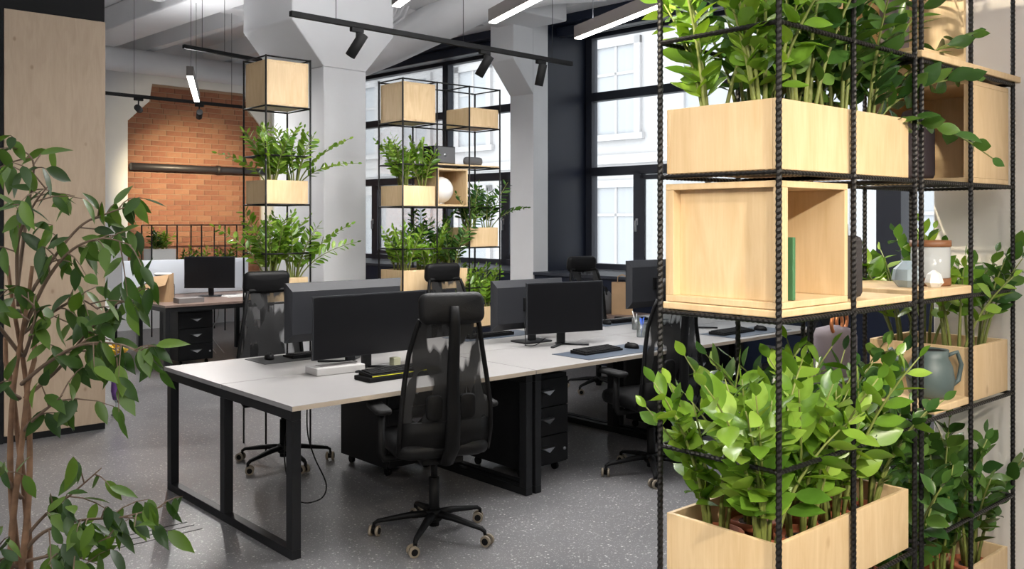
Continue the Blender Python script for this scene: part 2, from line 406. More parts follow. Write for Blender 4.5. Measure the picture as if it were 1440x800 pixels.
def half_range(z):
    if z < 3.12: return 5.63, 7.86
    if z < 3.435: return 5.63 + (z-3.12)*1.03, 7.86 - (z-3.175)*.95 if z > 3.175 else 7.86
    return 6.0, 7.58
random.seed(4)
BL, BH, J = .245, .082, .010
bm0 = [MB().box((-BL/2, -.010, -BH/2+J/2), (BL/2-J, 0, BH/2-J/2)).mesh('brick', M['brick']), MB().box((-BL/4, -.010, -BH/2+J/2), (BL/4-J, 0, BH/2-J/2)).mesh('brick_half', M['brick'])]
row = 0; z = .60; low = MB()
while z < 3.68:
    l, r_ = half_range(z); x = l + (BL/2 if row % 2 else BL)*.5; first = row % 2
    x = l
    k = 0
    while x < r_ - .05:
        L_ = BL/2 if (k == 0 and row % 2) else BL
        if x + L_ > r_: L_ = BL/2
        me = bm0[0] if L_ == BL else bm0[1]
        if z < 1.16: low.box((x, VB-.010, z-BH/2+J/2), (x+L_-J, VB, z+BH/2-J/2))
        else: o = inst('brick', me, Matrix.Translation((x + L_/2, VB - random.uniform(0, .004) - .001, z)) , back)
        x += L_; k += 1
    z += BH; row += 1
lo_ = low.build('brick_courses', M['brick'], back); lo_['kind'] = 'stuff'
# the dark pipe over the brick
pp = MB().tube([(5.64, VB-.13, 2.44), (7.9, VB-.13, 2.44)], .055, 12)
for u in (5.9, 7.2): pp.box((u-.02, VB-.13, 2.42), (u+.02, VB-.0, 2.46))
pp.tube([(7.0, VB-.13, 2.44), (7.06, VB-.13, 2.44)], .068, 12)
o = pp.build('wall_pipe', M['rust'], rot=(0,0,BROT)); tag(o, 'dark iron pipe running level across the brick wall', 'pipe')

# ceiling beams, haunched pillar, pier capitals, ducts
bm = MB()
bm.box((4.62, V0, 4.05), (5.16, V1, ZC))           # beam over the pillar line
bm.box((U0, 6.97, 3.95), (UI, 7.80, ZC))           # cross beam
bm.box((U0, 1.0, 3.95), (UI, 1.6, ZC))
bstruct('ceiling_beam', bm, M['ceil'], .02)
for u in (5.69, 6.9, 2.9, 1.0, -1.5):
    bstruct('ceiling_rib', MB().prism([(u-.10, ZC), (u-.06, 4.08), (u+.06, 4.08), (u+.10, ZC)], V0, V1, 'y'), M['ceil'])
bstruct('ceiling_rib', MB().box((U0, 9.9, 4.14), (UI, 10.2, ZC)), M['ceil'], .01)
def pillar(name, u0, u1, v0, v1, fl, za, zb, zt):
    m = MB(); m.box((u0, v0, 0), (u1, v1, za))
    A = [(u0,v0,za),(u1,v0,za),(u1,v1,za),(u0,v1,za)]
    B = [(u0-fl,v0-fl*0,zb),(u1+fl,v0-fl*0,zb),(u1+fl,v1,zb),(u0-fl,v1,zb)]
    C = [(p[0],p[1],zt) for p in B]
    m.add(A+B+C, [(0,1,5,4),(1,2,6,5),(2,3,7,6),(3,0,4,7),(4,5,9,8),(5,6,10,9),(6,7,11,10),(7,4,8,11),(8,9,10,11)])
    return m
bstruct('wall_pillar', pillar('p', 4.654, 5.125, 6.962, 7.811, .325, 3.03, 3.40, 3.96), M['white'], .012)
# haunches on the window pier
hm = MB()
hm.prism([(8.0, 3.16), (7.655, 3.55), (7.655, ZC), (8.0, ZC)], 7.51, 7.90, 'y')
bstruct('wall_haunch', hm, M['white'], .01)
def duct(name, pts, r, label, cat='duct', mat='ceil'):
    m = MB().tube([bxy(p[0], p[1]) + (p[2],) for p in pts], r, 20); o = m.build(name, M[mat]); tag(o, label, cat); return m
duct('ventilation_duct', [(0.0, 12.9, 3.90), (7.9, 12.9, 3.90)], .17, 'white round duct running under the ceiling above the brick wall')
fd = [(6.9,6.3,4.10), (6.55,6.75,4.09), (6.2,7.2,4.0), (6.02,7.5,3.87), (5.95,7.9,3.77), (6.0,8.4,3.73), (6.15,9.0,3.72), (6.6,11.0,3.72), (7.0,13.0,3.72)]
tag(MB().tube(fd, .22, 22).build('ventilation_duct', M['ceil']), 'fat white round duct bending along the ceiling beside the windows', 'duct')
for k in range(5):
    ox, oz = -.0353*k, .0184*k          # the bundle fans out sideways
    pts = [(5.72,8.05,4.15), (5.71,8.06,3.961), (5.664,8.093,3.826), (5.58,8.166,3.736), (5.456,8.278,3.691), (5.33,8.39,3.676)]
    m = MB().tube([(x+ox*1.0, y-ox*.89, z_+oz) for x, y, z_ in pts], .014, 8)
    tag(m.build('cable_conduit', M['ceil']), ('outermost', 'second outermost', 'middle', 'second innermost', 'innermost')[k] + ' white conduit of the curved bundle under the ceiling', 'conduit', 'curved conduits under the ceiling')

# cream column at the end of the plant shelf
struct(MB().box((3.47, .25, 0), (3.95, 1.50, ZC)).build('wall_column', M['cream'], None, .006))

# birch panelled booth on the far side
bo = MB().box((1.62, 7.47, 3.20), (2.374, 8.3, 3.93)).box((1.0, 7.44, 0), (1.655, 8.3, 3.93)).box((1.655, 7.455, 0), (2.374, 8.3, .045)).box((1.655, 7.475, .045), (2.374, 8.3, 3.20))
o = thing('panelled_booth', 'tall booth wall faced with one pale birch sheet, black edges', 'partition', (0, 0, 0))
bo.build('carcass', M['blackm'], o)
box('birch_panel', (1.663, 7.448, .05), (2.374, 7.474, 3.19), M['ply_pale'], o, .002)

# street and the house opposite
g = MB().box((10, -30, -9), (60, 60, -8.9)).build('street_ground', M['ground'], rot=(0,0,BROT)); struct(g); g.name = 'floor_street'
ho = thing('apartment_house', 'pale stone house with tall windows seen outside through the glass', 'building', bxy(20, 14) + (-8.9,), BROT)
box('facade_wall', (0, -20, 0), (2, 34, 30), M['facade'], ho)
wmesh = MB().box((-.10, -.85, -1.35), (.05, -.65, 1.35)).box((-.10, .65, -1.35), (.05, .85, 1.35)).box((-.10, -.85, 1.15), (.05, .85, 1.35)).box((-.14, -.95, -1.45), (.05, .95, -1.28)).box((-.06, -.04, -1.3), (.05, .04, 1.2)).box((-.06, -.7, .35), (.05, .7, .43)).mesh('house_window', M['facade'])
gmesh = MB().box((-.03, -.66, -1.3), (.03, .66, 1.2)).mesh('pane', M['facadeglass'])
for j in range(4):
    for i in range(12):
        p = Matrix.Translation((0, -10 + 2.9*i, 6.4 + 3.9*j)); wo = inst('house_window', wmesh, p, ho); inst('pane', gmesh, Matrix.Identity(4), wo)
for j in range(4): box('string_course', (-.12, -20, 4.3+3.9*j), (.1, 34, 4.55+3.9*j), M['facade'], ho)

# ------------------------------------------------------------------ lamps and tracks
LDIR = Vector((.31, .951, 0)).normalized(); LANG = math.atan2(LDIR.y, LDIR.x)
def pendant(near, L, label, watts=LAMP_W, z=3.05, ang=LANG, up=UP_FILL):
    t = thing('linear_pendant', label, 'lamp', (near[0], near[1], z), ang, 'linear pendant lamps')
    MB().box((0, -.032, .008), (L, .032, .10)).build('housing', M['bronze'], t, .003)
    MB().box((.004, -.027, 0), (L-.004, .027, .008)).build('diffuser', M['lamp'], t)
    for x in (.25, L-.25): MB().tube([(x, 0, .10), (x, 0, ZC-z)], .0025, 5).build('cable', M['graphite'], t)
    area_light('pendant_light', (L/2, 0, -.012), (0, 0, 0), L-.05, .06, watts, (1, .975, .945), t)
    area_light('ceiling_fill', (L/2, 0, .112), (PI, 0, 0), L-.05, .06, up, (.98, .985, 1), t)  # added fill above the housing, lifts the ceiling and the ambient light
    return t
def far_end(fx, fy, L): return (fx - LDIR.x*L, fy - LDIR.y*L)
pendant(far_end(4.246, 4.969, 2.2), 2.2, 'linear pendant lamp hung over the middle of the desks')
pendant(far_end(5.109, 4.954, 2.2), 2.2, 'linear pendant lamp hung in front of the tall right window')
pendant(far_end(3.445, 5.012, 2.2), 2.2, 'linear pendant lamp hung by the conduit bundle beside the white pillar')
pendant((3.423, 8.361), 1.9, 'linear pendant lamp seen end-on before the brick wall', 70, 2.98, math.atan2(1.727, .789), 14)
for x, y, lab in ((-1.2, -1.6, 'over the open aisle facing the birch shelf end'), (.8, -2.0, 'over the aisle facing the middle of the plant shelf'), (-2.0, 2.0, 'over the aisle beyond the ficus tree')):  # out-of-view pendants added as general fill for the room
    pendant((x, y), 2.2, 'added fill pendant ' + lab)

def track(a, b_, z, label, spots, cables):
    a = Vector((*a, z)); b_ = Vector((*b_, z)); d = (b_-a); L = d.length
    t = thing('light_track', label, 'lamp track', a, math.atan2(d.y, d.x))
    MB().box((0, -.018, 0), (L, .018, .036)).build('rail', M['blackm'], t, .002)
    for x in cables: MB().tube([(x, 0, .036), (x, 0, ZC-z)], .0025, 5).build('cable', M['graphite'], t)
    for x, tgt, watts, col, lab in spots:
        p = a + d.normalized()*x
        s = thing('track_spotlight', lab, 'spotlight', (p.x, p.y, z))
        dv = (Vector(tgt) - (p - Vector((0,0,.12)))).normalized(); q = dv.to_track_quat('Z', 'Y').to_matrix()
        MB().box((-.05, -.016, -.03), (.05, .016, 0)).build('adapter', M['blackm'], s, .003, rot=(0, 0, math.atan2(d.y, d.x)))
        MB().tube([(0,0,-.03), (0,0,-.10)], .008, 8).build('arm', M['blackm'], s)
        MB().lathe([(.034, -.09), (.036, -.088), (.036, .09), (.033, .09), (.031, -.01), (0, -.012)], (0, 0, -.12), 18, q).build('head', M['blackm'], s)
        MB().lathe([(.027, .0), (0, .002)], (0, 0, -.12), 16, q).build('lens', M['lamp'], s)
        hp = p + Vector((0,0,-.12)) + dv*.10
        spot_light('spot_beam', hp, tgt, watts, col, 42 if watts > 600 else 44, 1.0, .03)
    return t
WARM = (1, .83, .52)
track((2.88, 5.40), (5.62, 5.52), 2.97, 'long black light track hung over the desks before the white pillar',
      [(.52, (2.5, 6.0, 1.1), 50, (1,.92,.8), 'black track spotlight tilted over the first desk before the pillar'),
       (1.72, (4.1, 6.4, 1.2), 50, (1,.92,.8), 'black track spotlight before the window aimed at the tall plant shelf'),
       (2.36, (5.05, 5.95, .75), 50, (1,.92,.8), 'black track spotlight hung before the haunched window pier')], (.35, 1.5, 2.5))
track((3.2, 10.29), (6.3, 10.6), 3.0, 'black light track crossing in front of the brick wall',
      [(.45, bxy(6.35, 13.5) + (2.75,), 85, WARM, 'black track spotlight by the chamfered corner of the brick panel'),
       (1.18, bxy(6.60, 13.55) + (2.02,), 800, WARM, 'black track spotlight throwing the warm pool on the bricks'),
       (2.25, bxy(7.3, 13.5) + (2.6,), 70, WARM, 'black track spotlight seen through the plant tower beneath its box')], (.4, 1.6, 2.8))
track((3.281, 8.16), (4.30, 8.40), 3.2, 'short black light track above the plant tower', [], (.2, .45))
# tracks behind the camera that light the plant shelf
track((-.6, -1.2), (3.4, -1.2), 3.0, 'black light track in the aisle facing the plant shelf',
      [(.5, (1.9, 1.2, 1.5), 110, (1,.90,.74), 'black track spotlight aimed at the near end of the plant shelf'),
       (1.5, (2.1, 1.2, .95), 200, (1,.90,.74), 'black track spotlight aimed at the low planter of the shelf'),
       (3.3, (2.5, 1.2, 1.8), 135, (1,.88,.70), 'black track spotlight aimed at the far end of the plant shelf')], (.4, 2.0, 3.6))

track((-1.7, .8), (-1.7, 3.2), 3.0, 'added black light track over the far aisle before the plant shelf end',  # unseen track added so the shelf's end faces catch more light
      [(.5, (1.88, 1.34, 1.6), 165, (1,.90,.74), 'added black track spotlight brightening the end face of the plant shelf')], (.3, 2.1))
track((.5, 1.9), (1.4, 1.9), 2.87, 'added short black light track over the end of the plant shelf',  # unseen track added to lift the dark interior of the open box
      [(.4, (3.25, 1.36, 1.85), 170, (1,.88,.66), 'added black track spotlight brightening the side opening birch box')], (.2, .7))

# ------------------------------------------------------------------ rebar shelves
m_ = .351
def rebar_mesh(L, r, name):
    mb = MB(); n = 8; step = .0075; k = int(L/step); base = 0
    for i in range(k+1):
        z = L*i/k; rr = r*(1.13 if i % 2 else .90)
        for j in range(n):
            q = 2*PI*j/n; mb.v.append((rr*math.cos(q), rr*math.sin(q), min(L, max(0, z + (.005*math.cos(q) if 0 < i < k else 0)))))
    for i in range(k):
        for j in range(n):
            j2 = (j+1) % n; mb.f.append((i*n+j, i*n+j2, (i+1)*n+j2, (i+1)*n+j)); mb.sm.append(False)
    mb.f.append(tuple(range(n-1,-1,-1))); mb.sm.append(False); mb.f.append(tuple(k*n+j for j in range(n))); mb.sm.append(False)
    return mb.mesh(name, M['rebar'])
def rod_mesh(L, r, name):
    return MB().tube([(0,0,0), (0,0,L)], r, 8).mesh(name, M['rebar'])
def rebar_shelf(label, x0, y0, nx, top, near, levels):
    t = thing('rebar_shelf', label, 'shelf', (x0, y0, 0)); r = .0072
    mk = rebar_mesh if near else rod_mesh
    pm = mk(top*m_, r, 'post')
    for i in range(nx+1):
        for j in (0, 1): inst('post', pm, Matrix.Translation((i*m_, j*m_, 0)), t)
    rx, ry = mk(nx*m_ - .004, r*.85, 'rail'), mk(m_ - .004, r*.85, 'rail')
    RX = Matrix.Rotation(R(90), 4, 'Y'); RY = Matrix.Rotation(R(-90), 4, 'X')
    for l in levels:
        for j in (0, 1): inst('rail', rx, Matrix.Translation((.002, j*m_, l*m_ - .007)) @ RX, t)
        for i in range(nx+1): inst('rail', ry, Matrix.Translation((i*m_, .002, l*m_ - .007)) @ RY, t)
    return t
S1 = (1.876, 1.167); S2 = (2.647, 1.179); S3 = (4.295, 6.152); S4 = (2.982, 5.948)
rebar_shelf('near bay of black rebar shelving carrying the large birch box', *S1, 2, 8, True, range(1, 9))
rebar_shelf('bay of black rebar shelving against the cream column', *S2, 2, 8, True, range(1, 9))
rebar_shelf('tall wide black rod shelf standing before the back window', *S3, 3, 8, False, (1,2,3,4,5,6,7,8))
rebar_shelf('slim black rod tower of plants beside the white pillar', *S4, 1, 8, False, (1,3,4,5,6,7,8))

def planter(sh, i, n, lev, label, h=.168):
    x0, y0 = sh[0] + i*m_ + .012, sh[1] + .012; Lx, Ly = n*m_ - .024, m_ - .024; z0 = lev*m_ + .001; th = .012
    t = thing('birch_planter', label, 'planter', (x0, y0, z0))
    box('side_panel', (0, 0, 0), (Lx, th, h), M['ply'], t, .0015); box('side_panel', (0, Ly-th, 0), (Lx, Ly, h), M['ply'], t, .0015)
    box('end_panel', (0, th, 0), (th, Ly-th, h), M['ply'], t, .0015); box('end_panel', (Lx-th, th, 0), (Lx, Ly-th, h), M['ply'], t, .0015)
    box('base_panel', (th, th, 0), (Lx-th, Ly-th, th), M['ply'], t)
    return t, (x0, y0, z0, Lx, Ly, h)
def display_box(sh, i, lev, label, opening, h=.322, dz=.001, cat='box', w=None):
    """opening: 'front', 'left', None (closed); 'front+left' has a recessed left panel"""
    x0, y0 = sh[0] + i*m_ + .010, sh[1] + .010; a = w or (m_ - .020); t_ = .016
    t = thing('birch_box', label, cat, (x0, y0, lev*m_ + dz))
    P = lambda n, p, q: box(n, p, q, M['ply'], t, .0015)
    P('top_panel', (0,0,h-t_), (a,a,h)); P('bottom_panel', (0,0,0), (a,a,t_))
    P('back_panel', (t_ if opening not in ('left', 'corner') else 0, a-t_, t_), (a-t_, a, h-t_)); P('side_panel', (a-t_, 0 if opening != 'left' else t_, t_), (a, a, h-t_))
    if opening == 'left': P('front_panel', (0, 0, t_), (a, t_, h-t_))
    elif opening != 'corner':
        if opening == 'front+left': P('recessed_panel', (.030, 0, t_), (.030+t_, a-t_, h-t_)); P('side_lip', (0, a-t_*1.6, t_), (.030, a, h-t_)); P('front_lip', (0, 0, t_), (.030, .012, h-t_))
        else: P('side_panel', (0, 0, t_), (t_, a, h-t_))
    if opening is None: P('front_panel', (t_, 0, t_), (a-t_, t_, h-t_))
    return t
def board(p, q, label): o = box('shelf_board', p, q, M['ply'], None, .003); return tag(o, label, 'shelf board')

# ------------------------------------------------------------------ plants
def leaf_mesh(name, mat, wid, peak, curl, tip, seg=6, fold=.12):
    mb = MB(); vs = []
    for i in range(seg+1):
        s = i/seg
        wdt = wid*math.sin(PI*min(1, s**peak))**.8 if 0 < s < 1 else (.012 if s == 0 else 0)
        if s > .75: wdt *= (1 - tip*(s-.75)/.25*.6)
        zc = -curl*s*s
        vs += [(s, -wdt/2, zc + wdt*fold), (s, 0, zc), (s, wdt/2, zc + wdt*fold)]
    fs = []
    for i in range(seg):
        for k in (0, 1): fs.append((i*3+k, (i+1)*3+k, (i+1)*3+k+1, i*3+k+1))
    mb.add(vs, fs, True); return mb.mesh(name, mat)
ZL = [leaf_mesh('leaf', M['zz'], .54, .95, c, .6) for c in (.05, .16, -.06)]
ZD = [leaf_mesh('leaf', M['zzd'], .54, .95, c, .6) for c in (.05, .16, -.06)]
FL = [leaf_mesh('leaf', M['ficus'], .40, .78, c, .8, 7) for c in (.10, .26, .0)]
SIMPLE = [(0,0,0), (.35,-.21,.05), (.75,-.17,.03), (1,0,-.04), (.75,.17,.03), (.35,.21,.05)]
def frame_mat(p, x, nrm, s, wy=1):
    x = x.normalized(); y = nrm.cross(x); y = y.normalized() if y.length > 1e-6 else Vector((0,1,0)); z = x.cross(y)
    return Matrix(((x.x*s, y.x*s*wy, z.x*s, p.x), (x.y*s, y.y*s*wy, z.y*s, p.y), (x.z*s, y.z*s*wy, z.z*s, p.z), (0,0,0,1)))
def stalk_curve(rnd, base, h, az, lean, droop, n=9):
    pts = []; d = Vector((math.cos(az), math.sin(az), 0))
    for i in range(n):
        s = i/(n-1); pts.append(base + d*(lean*h*(.25*s + .75*s*s)) + Vector((0, 0, h*(s - droop*s*s*s))))
    return pts
def stalk_leaves(rnd, pts, h, leaf, start, dens, roll):
    """(position, direction, normal, size) of the leaflets along a stalk"""
    out = []; n = len(pts)-1; npair = max(4, int(sum((pts[i+1]-pts[i]).length for i in range(n))*(1-start)*dens)); roll = rnd.uniform(0, PI)
    for k in range(npair+1):
        s = start + (1-start)*k/npair; f = s*n; i = min(n-1, int(f)); p = pts[i].lerp(pts[i+1], f-i); t = (pts[i+1]-pts[i]).normalized()
        a = Vector((math.cos(roll), math.sin(roll), 0)); a = (a - t*a.dot(t)).normalized()
        size = leaf*(.72 + .5*math.sin(PI*min(1, .25 + .75*(s-start)/(1-start)))) * rnd.uniform(.85, 1.15)
        if k == npair:
            out.append((p, t, a, size*.8)); continue
        for sg in (-1, 1):
            d = (a*sg*rnd.uniform(.75, 1.0) + t*rnd.uniform(.35, .75) + Vector((rnd.uniform(-.2,.2), rnd.uniform(-.2,.2), rnd.uniform(-.12,.18)))).normalized()
            nr = (t*.35 + Vector((rnd.uniform(-.9,.5), rnd.uniform(-.9,.5), rnd.uniform(-.1,.7))) - a*sg*.35).normalized()
            out.append((p + a*sg*.004, d, nr, size))
    return out
def zz_plant(label, group, loc, seed, n, h, leaf, lean=.35, near=True, deep=False, start=.38, dens=26, extra=(), pot=.07, poth=.105, bias=None, stem=.0042, skirt=False):
    """h: height above the pot rim; extra: (azimuth, height, lean, droop) of stalks bending well out of the clump"""
    rnd = random.Random(seed)
    t = thing('zz_plant', label, 'plant', loc, 0, group)
    MB().lathe([(pot*.78, 0), (pot, poth), (pot*1.04, poth), (pot*1.04, poth-.02), (pot*.9, poth-.02), (pot*.88, poth-.012)], (0,0,0), 16).build('pot', M['terracotta'], t)
    MB().lathe([(pot*.9, poth-.03), (pot*.9, poth-.014), (0, poth-.008)], (0,0,0), 14).build('soil', M['soil'], t)
    spec = []
    for k in range(n):
        az = 2*PI*(k + rnd.uniform(-.35, .35))/n
        if bias is not None and rnd.random() < .5: az = bias + rnd.uniform(-.7, .7)
        spec.append((az, h*rnd.uniform(.62, 1.05), lean*rnd.uniform(.25, 1.25), rnd.uniform(0, .12)))
    spec += list(extra)
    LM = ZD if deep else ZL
    for az, hh, ln, dr in spec:
        b0 = Vector((math.cos(az)*pot*.55*rnd.uniform(.3, 1), math.sin(az)*pot*.55*rnd.uniform(.3, 1), poth-.015))
        pts = stalk_curve(rnd, b0, hh, az, ln, dr); rs = [stem*(1.5 - 1.1*i/(len(pts)-1)) for i in range(len(pts))]
        lv = stalk_leaves(rnd, pts, hh*(1+ln*.6), leaf, start, dens, 0)
        if near:
            st = MB().tube(pts, rs, 7).build('stalk', M['stem'], t)
            for p, d, nr, s in lv: inst('leaf', rnd.choice(LM), frame_mat(p, d, nr, s), st)
        else:
            MB().tube(pts, rs, 5).build('stalk', M['stem'], t)
            mb = MB()
            for p, d, nr, s in lv:
                fm = frame_mat(p, d, nr, s); mb.add([fm @ Vector(q) for q in SIMPLE], [(0,1,2,3), (0,3,4,5)], True)
            mb.build('foliage', M['zzd'] if deep else M['zz'], t)
    return t
def fill_planter(dims, count, label, group, seed, ends=('free', 'column'), sides=('aisle', 'desk'), **kw):
    """clumps in one row (up to 3) or in two rows; the label says at which end and on which side"""
    x0, y0, z0, Lx, Ly, h = dims; pot = kw.pop('pot', .07); per = kw.pop('per', {})
    for k in range(count):
        if count <= 3:
            pot = min(pot, .056); px = x0 + .014 + pot*1.1 + (Lx - .028 - 2.2*pot)*k/(count-1); py = y0 + (.014 + pot*1.1 if k % 2 == 0 else Ly - .014 - pot*1.1)
            where = ('%s end' % ends[0], 'middle', '%s end' % ends[1])[k if count == 3 else (0, 2)[k % 2]]
        else:
            nc = count//2; c, r = k//2, k % 2
            px = x0 + pot + .022 + (Lx - 2*pot - .044)*c/(nc-1) + (.012 if r else -.006); py = y0 + (.014 + pot*1.06 if r == 0 else Ly - .014 - pot*1.06)
            col = '%s end' % ends[0] if c == 0 else ('%s end' % ends[1] if c == nc-1 else ('middle' if nc == 3 else 'second from %s end' % ends[0 if c < nc/2 else 1]))
            where = col + ', %s side' % sides[r]
        a = dict(kw); a.update(per.get(k, {}))
        zz_plant(label + ', ' + where, group, (px, py, z0 + .013), seed + k, pot=pot, **a)

# ---- near bay
pl1, d1 = planter(S1, 0, 2, 2, 'long birch planter low in the near rebar bay')
fill_planter(d1, 8, 'bright zz plant in the low near planter', 'zz plants in the low near planter', 11, n=9, h=.49, leaf=.078, lean=.44, start=.28, dens=21, pot=.068,
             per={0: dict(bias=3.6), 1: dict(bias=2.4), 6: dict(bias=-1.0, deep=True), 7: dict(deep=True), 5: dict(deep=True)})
pl2, d2 = planter(S1, 0, 2, 5, 'long birch planter up high in the near rebar bay')
fill_planter(d2, 8, 'tall zz plant in the high near planter', 'zz plants in the high near planter', 41, n=6, h=.62, leaf=.070, lean=.34, start=.26, dens=22, pot=.068, stem=.0042,
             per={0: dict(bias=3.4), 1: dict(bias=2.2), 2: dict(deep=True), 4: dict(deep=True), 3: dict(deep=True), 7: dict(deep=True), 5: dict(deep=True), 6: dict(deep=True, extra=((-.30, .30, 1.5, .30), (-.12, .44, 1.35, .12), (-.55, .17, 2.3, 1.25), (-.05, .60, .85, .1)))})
board((S1[0]+.004, S1[1]+.004, 4*m_+.001), (S1[0]+2*m_-.004, S1[1]+m_-.004, 4*m_+.019), 'birch shelf board under the large birch box')
display_box(S1, 0, 4, 'large open birch box with a recessed side panel in the near bay', 'front+left', .305, .0205)
o = box('green_book', (S1[0]+.088, S1[1]+.016, 4*m_+.0375), (S1[0]+.100, S1[1]+.17, 4*m_+.19), M['green'], None, .002); tag(o, 'thin green book standing inside the large birch box', 'book')
# portable speaker with a strap
t = thing('portable_speaker', 'dark brown portable speaker with strap handle beside the large birch box', 'speaker', (S1[0]+m_+.095, S1[1]+.10, 4*m_+.0195))
MB().rslab((0,0,.085), (.11, .11, .17), .02).build('body', M['darkfab'], t)
MB().tube([(-.045,0,.165), (-.043,0,.20), (-.025,0,.222), (.0,0,.228), (.025,0,.222), (.043,0,.20), (.045,0,.165)], .012, 8, flat=.5).build('strap', M['black'], t)

# ---- bay by the column
pl3, d3 = planter(S2, 1, 1, 3, 'birch planter in the column bay beside the teal watering can', .175)
fill_planter(d3, 4, 'bare stalked zz plant beside the watering can', 'zz plants in the column bay planter', 71, ends=('can', 'column'), n=6, h=.46, leaf=.066, lean=.42, start=.48, dens=24, pot=.06, per={1: dict(bias=2.6), 2: dict(bias=-.8, deep=True), 3: dict(deep=True)})
pl4, d4 = planter(S2, 0, 2, 1, 'long birch planter at the foot of the column bay')
fill_planter(d4, 6, 'dark zz plant at the foot of the column bay', 'zz plants at the foot of the column bay', 81, ends=('open', 'column'), n=6, h=.56, leaf=.080, lean=.34, deep=True, start=.26, dens=22, pot=.066)
zz = board((S2[0]+.10, S2[1]+.004, 3*m_+.001), (S2[0]+m_-.003, S2[1]+m_-.01, 3*m_+.024), 'short thick birch board under the teal watering can')
board((S2[0]+.006, S2[1]-.004, 4*m_+.001), (S2[0]+m_+.01, S2[1]+m_-.004, 4*m_+.026), 'thick birch board under the glass terrarium')
board((S2[0]-.02, S2[1]-.012, 6*m_+.001), (S2[0]+2*m_+.04, S2[1]+m_+.01, 6*m_+.022), 'long birch board across the top of the column bay')
display_box(S2, 1, 5, 'open birch box holding the mauve lantern speaker, side opening', 'left', .33)
display_box(S2, 0, 6, 'open birch box on top of the column bay holding a canister', 'corner', .322, .0225)
def lantern(name, x, y, z, label, h, w_, handle):
    t = thing(name, label, 'speaker', (x, y, z))
    MB().rslab((0,0,h/2), (w_, w_*.8, h), .022).build('body', M['mauve'], t)
    MB().tube([(-w_*.33,0,h-.004), (-w_*.31,0,h+.028), (-w_*.18,0,h+.045), (w_*.18,0,h+.045), (w_*.31,0,h+.028), (w_*.33,0,h-.004)], .005, 8).build('handle', M[handle], t)
lantern('lantern_speaker', 3.085, 1.385, 5*m_+.018, 'mauve lantern speaker with brown handle inside the open birch box', .235, .105, 'leatherbrown')
lantern('lantern_speaker', 2.88, 1.37, 6*m_+.040, 'mauve canister speaker in the topmost open birch box', .22, .09, 'leatherbrown')
# terrarium
t = thing('glass_terrarium', 'clear glass jar terrarium with wooden lid and base', 'terrarium', (2.905, 1.265, 4*m_+.0265))
MB().lathe([(.058,0), (.060,.004), (.060,.024), (0,.024)], (0,0,0), 28).build('base', M['leatherbrown'], t)
MB().lathe([(.057,.024), (.058,.026), (.058,.122), (.055,.122), (.055,.028)], (0,0,0), 28).build('jar', M['frost'], t)
MB().lathe([(.060,.122), (.061,.124), (.061,.142), (0,.142)], (0,0,0), 28).build('lid', M['leatherbrown'], t)
MB().tube([(.061,0,.138), (.075,0,.128), (.070,0,.10), (.074,0,.088)], .004, 6).build('loop', M['leatherbrown'], t)
t = thing('faceted_vase', 'small blue grey faceted ceramic vase beside the terrarium', 'vase', (2.765, 1.275, 4*m_+.0265))
MB().lathe([(.026,0), (.046,.022), (.040,.055), (.020,.074), (.014,.080)], (0,0,0), 7).build('body', M['bluepot'], t); t.children[0].data.polygons.foreach_set('use_smooth', [False]*len(t.children[0].data.polygons))
t = thing('white_ornament', 'small faceted white ornament in front of the terrarium', 'ornament', (2.815, 1.215, 4*m_+.0265))
MB().lathe([(.016,0), (.028,.014), (.020,.040), (.004,.052)], (0,0,0), 6).build('body', M['whitep'], t); t.children[0].data.polygons.foreach_set('use_smooth', [False]*len(t.children[0].data.polygons))
# watering can
t = thing('watering_can', 'round teal enamel watering can with a dark disc for its shaded mouth', 'watering can', (2.905, 1.265, 3*m_+.0245), R(-35))
MB().lathe([(.050,0), (.064,.012), (.072,.055), (.064,.10), (.052,.125), (.054,.150), (.050,.150), (.046,.125), (.0,.09)], (0,0,0), 26).build('body', M['teal'], t)
MB().lathe([(.047,.146), (0,.1465)], (0,0,0), 24).build('mouth', M['blackm'], t)  # black disc across the opening stands in for the shade inside
MB().tube([(-.06,0,.06), (-.10,0,.10), (-.135,0,.155)], [.014,.010,.008], 10).build('spout', M['teal'], t)
MB().tube([(.06,0,.13), (.09,0,.14), (.105,0,.10), (.095,0,.05), (.068,0,.03)], .007, 8).build('handle', M['teal'], t)
t = tag(box('olive_glass_block', (2.760, 1.33, 3*m_+.0245), (2.825, 1.395, 3*m_+.105), M['olive'], None, .006), 'olive glass block candle holder beside the watering can', 'candle holder')
# dark cabinet and bag behind the shelf
t = thing('low_cabinet', 'low black cabinet behind the rebar shelves', 'cabinet', (3.30, 1.86, 0))
box('carcass', (0,0,.06), (.75,.42,.90), M['blackm'], t, .004); box('plinth', (.03,.03,0), (.72,.39,.06), M['blackm'], t)
for k in range(2): box('door', (.01+.37*k, -.016, .08), (.365+.37*k, 0, .88), M['graphite'], t, .003)
t = thing('storage_canister', 'dark brown canister with copper ring handles on the black cabinet', 'canister', (3.62, 1.98, .90))
MB().lathe([(.085,0), (.09,.01), (.09,.24), (.08,.27), (.03,.285), (0,.286)], (0,0,0), 26).build('body', M['mauve'], t)
for q, yy in ((-.04, -.03), (.075, .01)):
    MB().tube([(q + .045*math.cos(a), yy, .30 + .045*math.sin(a)) for a in [2*PI*i/16 for i in range(17)]], .008, 8, cap=False).build('ring_handle', M['copper'], t)

